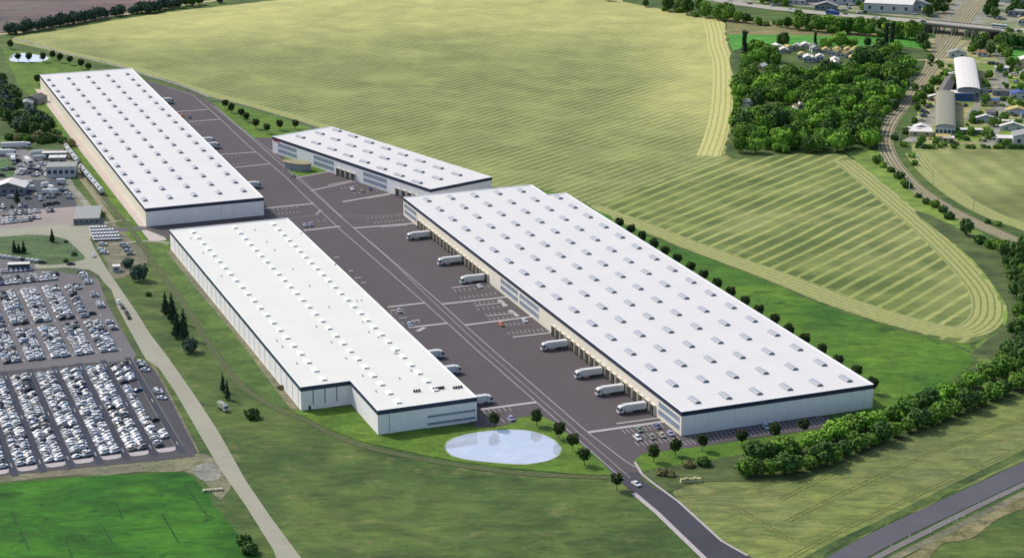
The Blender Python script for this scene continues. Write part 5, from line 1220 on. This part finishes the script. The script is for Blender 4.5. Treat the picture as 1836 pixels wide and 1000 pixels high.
# ================================================================== TREES AND SHRUBS
def leaf_mat(name, ca, cb, cc=None):
    t = NT(name); g = t.n("NewGeometry"); oi = t.n("ObjectInfo")
    c = t.mix(g.outputs["Random Per Island"], ca, cb)
    n = t.rng(t.noise(t.pos(), .22, 3, .6), .38, .62)
    c = t.mix(n, c, t.mix(1.0, c, (1.45, 1.35, 1.1, 1), 'MULTIPLY'))
    c = t.mix(t.rng(oi.outputs["Random"], 0, 1, 0, .6, False), c, t.mix(1.0, c, cc or (.62, .7, .7, 1), 'MULTIPLY'))
    t.col(c); t.b.inputs["Roughness"].default_value = .75; t.b.inputs["Specular IOR Level"].default_value = .15
    return t.m
LM = {'dark': leaf_mat("dark_round_foliage", C(38, 54, 28), C(62, 80, 40)),
      'mid': leaf_mat("broadleaf_foliage", C(68, 104, 40), C(112, 148, 58)),
      'bright': leaf_mat("bright_foliage", C(90, 136, 46), C(138, 178, 68)),
      'deep': leaf_mat("deep_green_foliage", C(48, 78, 38), C(80, 112, 54)),
      'con': leaf_mat("conifer_foliage", C(36, 58, 42), C(54, 78, 54)),
      'blue': leaf_mat("hazy_dark_foliage", C(56, 78, 68), C(76, 98, 80)),
      'dry': leaf_mat("dry_brush", C(110, 112, 76), C(140, 138, 96))}
M_BARK = weathered("bark", C(92, 78, 62), .7, 2)
def crown(mb, shape, n, q, seed, m, core=True):
    "leaf clumps spread through a lumpy crown; shape(u) -> (centre, radii) list of lobes"
    r = random.Random(seed)
    tot = sum(a * b * c for _, (a, b, c) in shape)
    for (cx, cy, cz), (rx, ry, rz) in shape:
        k = max(4, int(n * rx * ry * rz / tot))
        if core:                                    # opaque lumpy heart of the lobe
            M_, N_ = 5, 8; P = {}
            for i in range(M_ + 1):
                for j in range(N_):
                    th, ph = pi * i / M_, 2 * pi * j / N_; d = .62 + .16 * r.random()
                    P[i, j] = (cx + rx * d * sin(th) * cos(ph), cy + ry * d * sin(th) * sin(ph), cz + rz * d * cos(th))
            for i in range(M_):
                for j in range(N_): mb.face([P[i, j], P[i + 1, j], P[i + 1, (j + 1) % N_], P[i, (j + 1) % N_]], m)
        for _ in range(k):
            z = r.uniform(-1, 1); ph = r.uniform(0, 2 * pi); s_ = math.sqrt(1 - z * z); e = r.uniform(.66, 1.08)
            c = Vector((cx + rx * e * s_ * cos(ph), cy + ry * e * s_ * sin(ph), cz + rz * e * z))
            for _ in range(3):
                p = c + Vector((r.gauss(0, q * .5), r.gauss(0, q * .5), r.gauss(0, q * .4)))
                nrm = Vector((s_ * cos(ph) + r.gauss(0, .6), s_ * sin(ph) + r.gauss(0, .6), z + .35 + r.gauss(0, .6))).normalized()
                u = nrm.orthogonal().normalized(); w = nrm.cross(u); a = r.uniform(0, 6.28); u, w = u * cos(a) + w * sin(a), w * cos(a) - u * sin(a)
                s2 = q * r.uniform(.5, 1.0)
                mb.face([p - u * s2 - w * s2 * .6, p + u * s2 * .8 - w * s2, p + u * s2 + w * s2 * .7, p - u * s2 * .7 + w * s2], m)
def lobes(n, R0, H0, z0, r):
    o = [((0, 0, z0 + H0 * .5), (R0 * .8, R0 * .8, H0 * .52))]
    for i in range(n):
        a = 2 * pi * i / n + r.uniform(-.4, .4); d = R0 * r.uniform(.4, .62); h = z0 + H0 * r.uniform(.3, .72); k = r.uniform(.38, .55)
        o.append(((d * cos(a), d * sin(a), h), (R0 * k, R0 * k, H0 * k * .75)))
    return o
TREES = {}
def tree_proto(key, name, shape, n, q, mat, trunk_h, trunk_r, seed, lean=0):
    r = root(name, (0, -540, 0)); mb = MB(); crown(mb, shape, n, q, seed, LM[mat]); mb.build("crown", None, r)
    mb = MB(); mb.tube((0, 0, -.1), (0, 0, trunk_h), trunk_r, trunk_r * .6, 7, M_BARK)
    rr = random.Random(seed)
    for i in range(4):
        a = i * 1.6 + rr.random(); mb.tube((0, 0, trunk_h * .75), (cos(a) * trunk_h * .3, sin(a) * trunk_h * .3, trunk_h * 1.25), trunk_r * .5, trunk_r * .25, 5, M_BARK)
    mb.build("trunk", None, r); TREES[key] = r; return r
for i in range(3):
    rr = random.Random(40 + i); tree_proto('round%d' % i, "round_tree", [((0, 0, 4.4), (2.0, 2.0, 2.1))] + [((1.0 * cos(a), 1.0 * sin(a), 4.4 + rr.uniform(-.8, .9)), (1.25, 1.25, 1.3)) for a in (rr.random(), 2 + rr.random(), 4 + rr.random())], 190, .42, 'dark', 3.4, .16, 40 + i)
for i, (mt, Rr, Hh) in enumerate((('mid', 4.6, 7.5), ('mid', 5.4, 8.5), ('deep', 5.0, 9.5), ('bright', 4.2, 6.0), ('deep', 4.4, 8.0), ('bright', 5.2, 7.0), ('mid', 4.0, 9.0))):
    rr = random.Random(60 + i); tree_proto('broad%d' % i, "broadleaf_tree", lobes(8, Rr, Hh, 1.6, rr), 400, .6, mt, 4.0, .3, 60 + i)
for i, mt in enumerate(('mid', 'bright', 'deep', 'dry')):
    rr = random.Random(80 + i); tree_proto('bush%d' % i, "bush", lobes(7, 3.0, 3.6, -.3, rr), 190, .5, mt, 1.2, .12, 80 + i)
for i in range(2):
    rr = random.Random(90 + i); sh = [((0, 0, 2.0 + k * 1.55), (2.3 - k * .33 + rr.uniform(-.1, .15), 2.3 - k * .33, 1.35)) for k in range(7)]
    tree_proto('con%d' % i, "conifer", sh, 240, .5, 'con', 6, .2, 90 + i)
for i in range(2):
    rr = random.Random(95 + i); tree_proto('blue%d' % i, "broadleaf_tree", lobes(6, 5.4, 9.0, 1.0, rr), 210, .9, 'blue', 4.0, .3, 95 + i)
rr = random.Random(99); tree_proto('poplar', "poplar", [((0, 0, 2.5 + k * 2.2), (1.5 + .25 * sin(k), 1.5, 1.9)) for k in range(7)], 230, .55, 'con', 6, .25, 99)
TREE_N = 0
def plant(key, p, sc, label, group=None, name=None, z=0, sz=1.0):
    global TREE_N
    TREE_N += 1
    o = copy_tree(TREES[key]); o.location = (p[0], p[1], z); o.rotation_euler = (0, 0, R.uniform(0, 6.28)); s_ = sc; o.scale = (s_, s_, s_ * sz)
    if name: o.name = name
    return tag(o, label, "bush" if (name or TREES[key].name).startswith("bush") or key.startswith('bush') else "tree", group)
RD = lambda: 'round%d' % R.randrange(3)
# --- planted round trees
A = [((886, 769), "round tree at the upper left shore of the large pond"), ((962, 764), "round tree at the top right shore of the large pond"), ((1002, 787), "round tree between the large pond and the road, first from the top"),
     ((1027, 808), "round tree between the large pond and the road, second from the top"), ((1048, 834), "round tree beside the road at the lower right of the large pond"), ((1106, 878), "lone round tree on the meadow edge beside the access road"),
     ((1172, 828), "round tree at the kerb corner of the lawn by the nearest car bays"), ((1211, 817), "round tree second from the left before the largest warehouse"), ((1259, 808), "round tree third from the left before the largest warehouse"),
     ((1330, 800), "round tree in front of the red car"), ((1389, 788), "round tree in front of the pale blue car"), ((1440, 779), "round tree farthest right before the largest warehouse")]
for px, lab in A: plant(RD(), G(*px), 1.08, lab, "round trees planted around the large pond and bays", z=.15)
B4 = [(404, 196), (415, 203), (433, 213), (442, 219), (459, 232), (479, 240), (502, 234), (530, 233)]
for i, px in enumerate(B4): plant(RD(), G(*px), 1.05, "round tree on the lawn left of the small middle warehouse, %s from the left" % nth(i + 1), "round trees on the lawn beside the small warehouse", z=.12)
TL = [((19, 89), "leftmost round tree above the far pond beside the road"), ((33, 112), "round tree in front of the far pond, left of three"), ((52, 112), "round tree in front of the far pond, middle of three"), ((77, 112), "round tree in front of the far pond, right of three")] + \
     [((x, y), "round tree in the curved row right of the far pond, %s from the left" % nth(i + 1)) for i, (x, y) in enumerate(((95, 108), (108, 113), (126, 117), (146, 124), (159, 130)))] + [((68, 152), "round tree peeking out behind the far left warehouse corner")]
for px, lab in TL: plant(RD(), G(*px), 1.12, lab, "round trees around the far pond", z=.12)
BB = [(1111, 398), (1131, 411), (1151, 423), (1173, 436), (1193, 449), (1215, 463), (1238, 478), (1261, 492), (1286, 508), (1310, 523), (1335, 540), (1360, 555), (1388, 572), (1415, 590), (1443, 607), (1473, 626), (1503, 645), (1535, 665), (1565, 687)]
for i, (x, y) in enumerate(BB): plant(RD(), G(x, y + 1, 4.4), 1.1, "round tree behind the largest warehouse, %s from the far end of its row" % nth(i + 1), "round trees in the row behind the largest warehouse", z=.1)
# --- dark trees on the left meadow
for key, px, sc, sz, lab in (('blue0', (229, 478), .62, .7, "dark rounded tree left of the tallest dark tree beside the van yard"), ('blue1', (249, 503), .8, 1.0, "large dark bluish tree above the country road by the utility hut"),
    ('con0', (297, 563), .9, 1.0, "dark conifer on the meadow, leftmost and highest of the clump"), ('con1', (309, 577), 1.05, 1.1, "dark conifer in the clump, second from the left"), ('con0', (318, 605), 1.05, 1.05, "slim dark conifer in the clump, third from the left"),
    ('con1', (330, 607), 1.05, 1.1, "dark conifer in the clump, fourth from the left"), ('blue1', (340, 631), .68, .95, "round dark tree at the lower end of the conifer clump"), ('con0', (400, 702), .55, 1.3, "slim conifer at the small lorry, left of a pair"),
    ('con1', (408, 716), .55, 1.3, "slim conifer at the small lorry, right of a pair"), ('con1', (26, 453), .62, .9, "conifer on the oval lawn, left of three"), ('con0', (34, 454), .55, .8, "conifer on the oval lawn, middle of three"), ('con1', (43, 454), .62, .9, "conifer on the oval lawn, right of three"),
    ('con0', (94, 434), .6, 1.0, "lone conifer in the middle of the oval lawn"), ('con1', (31, 364), .75, 1.0, "dark conifer between the dark yard and the car rows")): plant(key, G(*px), sc, lab, z=0, sz=sz)
for key, px, sc, lab in (('bush2', (453, 749), 1.15, "dark soft bush on the meadow beside the overgrown siding"), ('bush2', (266, 530), .55, "small dark bush on the meadow left of the conifers"), ('bush3', (504, 697), .5, "small scrubby bush at the wall of the stepped warehouse"), ('bush2', (118, 435), .4, "small bush at the right part of the oval lawn"), ('bush2', (133, 458), .55, "low bush at the right rim of the oval lawn"),
    ('bush2', (118, 470), .55, "low bush at the lower rim of the oval lawn"), ('bush2', (438, 975), 1.0, "dark bush on the crop edge near the country road, upper"), ('bush2', (448, 990), 1.1, "dark bush on the crop edge near the country road, lower"), ('bush3', (1188, 851), .8, "dry brush pile beside the access road"), ('bush3', (1203, 853), .7, "second dry brush pile right of the access road"), ('bush2', (1262, 834), 1.0, "dark bush below the second and third round trees"), ('bush3', (1235, 836), .8, "brownish bush below the lawn by the access road")):
    plant(key, G(*px), sc, lab)
# --- hedge at the lower right
HB = []
def spline(P, t):
    L = [0]
    for a, b in zip(P, P[1:]): L.append(L[-1] + hypot(b[0] - a[0], b[1] - a[1]))
    s_ = t * L[-1]
    for i in range(len(P) - 1):
        if s_ <= L[i + 1] + 1e-9:
            k = (s_ - L[i]) / (L[i + 1] - L[i]); return (P[i][0] + (P[i + 1][0] - P[i][0]) * k, P[i][1] + (P[i + 1][1] - P[i][1]) * k)
lowl = [(1330, 852), (1400, 852), (1470, 836), (1540, 806), (1620, 778), (1700, 748), (1780, 716), (1860, 684)]
upl = [(1345, 832), (1430, 812), (1520, 782), (1600, 752), (1680, 728), (1760, 686), (1860, 650)]
nl, nu = 24, 21
for i in range(nl):
    x, y = spline(lowl, (i + R.uniform(-.15, .15) + .2) / nl); k = ('broad2', 'broad0', 'broad4', 'broad6')[R.randrange(4)] if i % 5 else 'broad0'
    HB.append((k, (x, y), R.uniform(.7, 1.12), "tree in the front line of the lower right hedge, %s from its left end" % nth(i + 1)))
for i in range(nu):
    x, y = spline(upl, (i + R.uniform(-.15, .15) + .3) / nu); k = R.choice(('broad3', 'broad5', 'broad0')) if i in (3, 4, 5, 6, 7, 8, 9, 13, 14, 16, 17, 18) else R.choice(('broad0', 'broad1', 'broad2'))
    HB.append((k, (x, y), R.uniform(.75, 1.2), "tree in the back line of the lower right hedge, %s from its left end" % nth(i + 1)))
HB += [('broad2', (1666, 732), .95, "dark round tree bulging out of the hedge above its middle"), ('broad2', (1812, 646), .9, "dark tree above the hedge at the right frame edge"), ('bush1', (1600, 752), 1.2, "bright bush at the hedge behind the warehouse corner"), ('bush1', (1618, 745), 1.1, "bright bush right of the warehouse corner")]
for k, px, sc, lab in HB: plant(k, G(*px), sc, lab, "trees and bushes of the lower right hedge", sz=.8)
# --- bushes along the railway
RB = [('bush0', (1574, 292), 1.6), ('bush1', (1583, 300), 1.0), ('bush2', (1598, 308), 1.1), ('bush2', (1612, 320), 1.5), ('bush2', (1627, 337), 1.4), ('bush1', (1620, 330), 1.0), ('bush2', (1646, 354), .9), ('bush2', (1661, 365), 1.1), ('bush0', (1677, 371), 1.3), ('bush2', (1690, 380), 1.3), ('bush2', (1702, 392), 1.4),
      ('broad2', (1733, 422), 1.0), ('bush2', (1757, 436), 1.5), ('bush0', (1775, 444), 1.5), ('broad4', (1800, 462), .95), ('broad2', (1822, 466), 1.05), ('bush2', (1770, 400), .8), ('bush0', (1790, 404), .8), ('broad2', (1836, 450), .9), ('bush0', (1815, 490), 1.4), ('bush0', (1832, 500), 1.5), ('bush2', (1604, 250), 1.3), ('bush1', (1620, 262), 1.1),
      ('bush1', (1634, 282), 1.0), ('bush0', (1640, 296), 1.0), ('bush2', (1627, 240), 1.4), ('bush0', (1650, 175), 1.7), ('bush2', (1662, 165), 1.9), ('bush0', (1676, 150), 1.8), ('bush1', (1692, 150), 1.5), ('bush0', (1702, 138), 1.7), ('bush1', (1720, 125), 1.7), ('bush0', (1736, 122), 1.6), ('broad2', (1640, 225), .6), ('broad4', (1645, 200), .6), ('broad0', (1655, 190), .6)]
for i, (k, px, sc) in enumerate(RB): plant(k, G(*px), sc * .82, "%s beside the railway curve, %s of the planting counted from the wood" % ("tree" if k[:3] == 'bro' else "bush", nth(i + 1)), "bushes and trees along the railway curve")
EB = [(1786, 446), (1798, 452), (1812, 458), (1828, 470), (1806, 476), (1820, 484), (1834, 492), (1818, 506), (1832, 516), (1824, 534), (1836, 548), (1828, 566), (1834, 584), (1822, 604), (1832, 618), (1838, 632), (1808, 640), (1796, 650), (1820, 654)]
for i, px in enumerate(EB): plant(R.choice(('broad2', 'broad4', 'broad2', 'broad0')), G(*px), R.uniform(.6, .95), "dark tree of the scrub belt at the right frame edge, %s from its top" % nth(i + 1), "dark scrub belt at the right frame edge", sz=.8)
# --- avenue at the top left, trees by the left edge
av = [(18, 60), (27, 60), (42, 58), (50, 55), (70, 53), (80, 51), (90, 48), (100, 47), (110, 45), (120, 43), (130, 42), (141, 40), (151, 38), (161, 36), (171, 34), (181, 32), (190, 30), (206, 29), (216, 27), (236, 25), (245, 23), (256, 22), (266, 23), (276, 21), (286, 19), (296, 16), (308, 13), (318, 13), (334, 10), (345, 11), (357, 8), (395, 5)]
for i, px in enumerate(av): plant('blue%d' % (i % 2) if 3 < i < 28 else R.choice(('broad4', 'blue0')), G(px[0], px[1] + 1), R.uniform(.85, 1.1) * (.7 if i in (2, 16, 19, 24, 26, 31) else 1), "dark tree in the line beyond the hay field at top left, %s from the left" % nth(i + 1), "dark tree line beyond the hay field", sz=.95)
lt = [(0, 168), (12, 182), (30, 200), (6, 214), (18, 220), (58, 216), (2, 178), (10, 172), (20, 176), (8, 190), (22, 190), (4, 200), (14, 205), (28, 183), (30, 222), (40, 228), (52, 224), (62, 230), (74, 222), (84, 226), (90, 234), (46, 238), (64, 240), (80, 240), (34, 234), (0, 160), (4, 150)]
for i, px in enumerate(lt): plant(R.choice(('broad4', 'broad2', 'blue0')), G(*px), R.uniform(.8, 1.05), "dark tree left of the long warehouse, %s of the clump counted from the top left" % nth(i + 1), "dark trees left of the long warehouse", sz=.85)
lb = [(18, 250), (32, 252), (46, 254), (60, 252), (76, 256), (92, 254), (104, 252), (114, 256), (100, 246), (70, 246), (126, 262)]
for i, px in enumerate(lb): plant(R.choice(('bush0', 'bush2', 'bush3')), G(*px), R.uniform(.9, 1.4), "scrub bush in the low row above the left yard, %s from the left" % nth(i + 1), "scrub bushes above the left yard")
# --- highway hedge, bridge trees
hh = []
for i in range(26):
    t = i / 25; x, y = spline([(1196, 22), (1300, 40), (1400, 52), (1480, 60), (1560, 66), (1650, 74)], t)
    hh.append((R.choice(('broad0', 'broad2', 'broad4', 'broad0', 'bush0')), (x + R.uniform(-3, 3), y - 2 + R.uniform(-1, 1)), R.uniform(1.1, 1.4) if t > .5 or t < .25 else R.uniform(.7, 1.0)))
    if R.random() < .45: hh.append(('bush0', (x + R.uniform(-8, 8), y - 4 + R.uniform(-6, 3)), R.uniform(.6, 1.1)))
    if t > .5 or t < .25: hh.append((R.choice(('broad3', 'broad0', 'broad6')), (x + R.uniform(-5, 5), y - 10 + R.uniform(-2, 2)), R.uniform(1.0, 1.3)))
hh.sort(key=lambda h: h[1][0]); hc = {}
for i, (k, px, sc) in enumerate(hh):
    part = 0 if px[0] < 1310 else 1 if px[0] < 1440 else 2; hc[part] = hc.get(part, 0) + 1
    plant(k, G(*px), sc, "tree of the hedge below the highway, %s from the left %s" % (nth(hc[part]), ("beside the hay field", "in its patchy middle part", "in its dense right part")[part]), "trees of the hedge below the highway")
bt = [(1684, 16), (1676, 24), (1670, 10), (1692, 24), (1664, 30), (1700, 8), (1776, 18), (1770, 30), (1784, 34), (1764, 76), (1750, 86), (1758, 92), (1744, 96), (1788, 78), (1800, 84), (1812, 88), (1824, 86), (1836, 88), (1796, 98), (1806, 106), (1776, 100), (1810, 72), (1826, 74), (1820, 20), (1832, 24), (1660, 92), (1656, 78), (1650, 84)]
bt.sort(); bc_ = {}
for i, px in enumerate(bt):
    w_ = ("above the bridge, left of the railway" if px[0] < 1705 and px[1] < 40 else "above the bridge, right of the railway" if px[1] < 40 else "below the bridge at its left end" if px[0] < 1670 else "below the bridge by the lane"); bc_[w_] = bc_.get(w_, 0) + 1
    plant(R.choice(('broad2', 'broad4', 'broad0')), G(*px), R.uniform(.75, 1.1), "tree %s, %s from the left" % (w_, nth(bc_[w_])), "trees around the road bridge")
# --- the wood
def in_poly(x, y, P):
    c = False; j = len(P) - 1
    for i in range(len(P)):
        if (P[i][1] > y) != (P[j][1] > y) and x < (P[j][0] - P[i][0]) * (y - P[i][1]) / (P[j][1] - P[i][1]) + P[i][0]: c = not c
        j = i
    return c
wood = [(1332, 112), (1352, 100), (1384, 96), (1384, 118), (1440, 136), (1530, 134), (1548, 108), (1580, 90), (1640, 96), (1650, 112), (1632, 150), (1604, 200), (1578, 236), (1574, 268), (1520, 272), (1400, 277), (1322, 280), (1318, 220), (1322, 160)]
clear = [[(1326, 188), (1450, 190), (1452, 216), (1326, 214)], [(1336, 124), (1460, 124), (1460, 140), (1336, 138)], [(1470, 160), (1540, 158), (1540, 166), (1470, 168)], [(1380, 236), (1440, 232), (1440, 240), (1380, 243)]]
WP_ = [(G(x, y).x, G(x, y).y) for x, y in wood]; CL = [[(G(x, y).x, G(x, y).y) for x, y in c] for c in clear]
xs_ = [p[0] for p in WP_]; ys_ = [p[1] for p in WP_]; cand = []; yy = min(ys_)
STEP = 9.6; rowi = 0
while yy < max(ys_):
    xx = min(xs_) + (STEP / 2 if rowi % 2 else 0)
    while xx < max(xs_):
        x, y = xx + R.uniform(-2.6, 2.6), yy + R.uniform(-2.6, 2.6); ok = in_poly(x, y, WP_)
        if ok and any(in_poly(x, y, c) for c in CL) and R.random() < .93: ok = False
        if ok and y > min(ys_) + 190 and mnoise.noise(Vector((x * .02, y * .012, 3))) > .42: ok = False
        if ok: cand.append((x, y))
        xx += STEP
    yy += STEP * 1.05; rowi += 1
cand += [(G(x, y).x, G(x, y).y) for x, y in ((1480, 90), (1505, 86), (1520, 84), (1530, 86), (1555, 84), (1350, 88), (1362, 90), (1372, 92), (1340, 100))]
special = [('poplar', (1334, 104), 1.25, "tall slim poplar at the left corner of the allotment wood"), ('poplar', (1461, 88), .8, "slim poplar behind the allotment village"), ('broad2', (1404, 86), 1.1, "dark cone-shaped tree behind the left huts of the allotment village"), ('poplar', (1588, 86), 1.2, "tall poplar at the green strip, left of a pair"), ('poplar', (1599, 82), 1.1, "tall poplar at the green strip, right of a pair"), ('broad2', (1578, 100), 1.2, "large dark tree below the two poplars"), ('broad5', (1604, 100), 1.15, "bright rounded willow right of the two poplars")]
for k, px, sc, lab in special: plant(k, G(*px), sc, lab)
cand.sort(key=lambda p: p[1])
budget = max(40, 300 - TREE_N)
WK = ['broad0', 'broad1', 'broad2', 'broad3', 'broad4', 'broad5', 'broad6', 'broad0', 'broad3', 'broad5']
wl = {'mid': "mid-green", 'deep': "dark green", 'bright': "light green"}
matof = {'broad0': 'mid', 'broad1': 'mid', 'broad2': 'deep', 'broad3': 'bright', 'broad4': 'deep', 'broad5': 'bright', 'broad6': 'mid'}
rest = []
for i, (x, y) in enumerate(cand):
    k = R.choice(WK); sc = R.choice((R.uniform(.6, .9), R.uniform(.9, 1.45)))
    if i < budget:
        edge = "in its front edge above the hay field" if i < budget * .4 else "in its lower part behind the front edge"
        plant(k, (x, y), sc, "%s tree of the dense wood, %s" % (wl[matof[k]], edge), "trees of the dense wood beside the railway", sz=R.uniform(.85, 1.1))
    else: rest.append((x, y, k, sc))
def merged_trees(items, name, label):
    V, Fc, MI, mats = [], [], [], []
    for x, y, k, sc in items:
        me = KIDS[TREES[k].name][0].data; a = R.uniform(0, 6.28); c, s_ = cos(a) * sc, sin(a) * sc; o = len(V); m = me.materials[0]
        if m not in mats: mats.append(m)
        V += [(x + v.co.x * c - v.co.y * s_, y + v.co.x * s_ + v.co.y * c, v.co.z * sc) for v in me.vertices]
        Fc += [tuple(o + i for i in p.vertices) for p in me.polygons]; MI += [mats.index(m)] * len(me.polygons)
    me = bpy.data.meshes.new(name); me.from_pydata(V, [], Fc)
    for m in mats: me.materials.append(m)
    me.polygons.foreach_set("material_index", MI); me.update(); tag(link(bpy.data.objects.new(name, me)), label, "wood", None, "stuff")
for i in range(46):
    x = R.uniform(1330, 1836); y = R.uniform(-12, 10 + (x - 1330) * .05)
    if 1690 < x < 1775 or (1540 < x < 1660 and R.random() < .7): continue
    p = G(x, y); rest.append((p.x, p.y, R.choice(('broad2', 'broad4', 'broad0')), R.uniform(.6, .9)))
for i in range(190):                                    # scrub in the business yard and beyond the bushes
    x = R.uniform(1640, 1850); y = R.uniform(112, 262)
    if 1672 < x < 1760 and 175 < y < 245 and x - 1672 < (262 - y) * .9 + 20: continue
    if y < 200 and 1712 < x < 1756: continue
    p = G(x, y); rest.append((p.x, p.y, R.choice(('bush0', 'bush2', 'bush1', 'broad0')), R.uniform(.35, .85)))
for i in range(26):
    p = G(R.uniform(1640, 1836), 265 + R.uniform(-1, 2)); rest.append((p.x, p.y, R.choice(('bush0', 'bush2')), R.uniform(.5, .8)))
for i in range(18):
    x, y = spline([(640, -2), (800, -8), (1000, -10), (1120, 6), (1196, 20)], R.random()); p = G(x, y); rest.append((p.x, p.y, 'broad4', R.uniform(.6, .9)))
merged_trees(rest, "far_woodland", "far part of the wood and scattered scrub that reads as one green mass")
for t_ in list(TREES.values()): kill(t_)
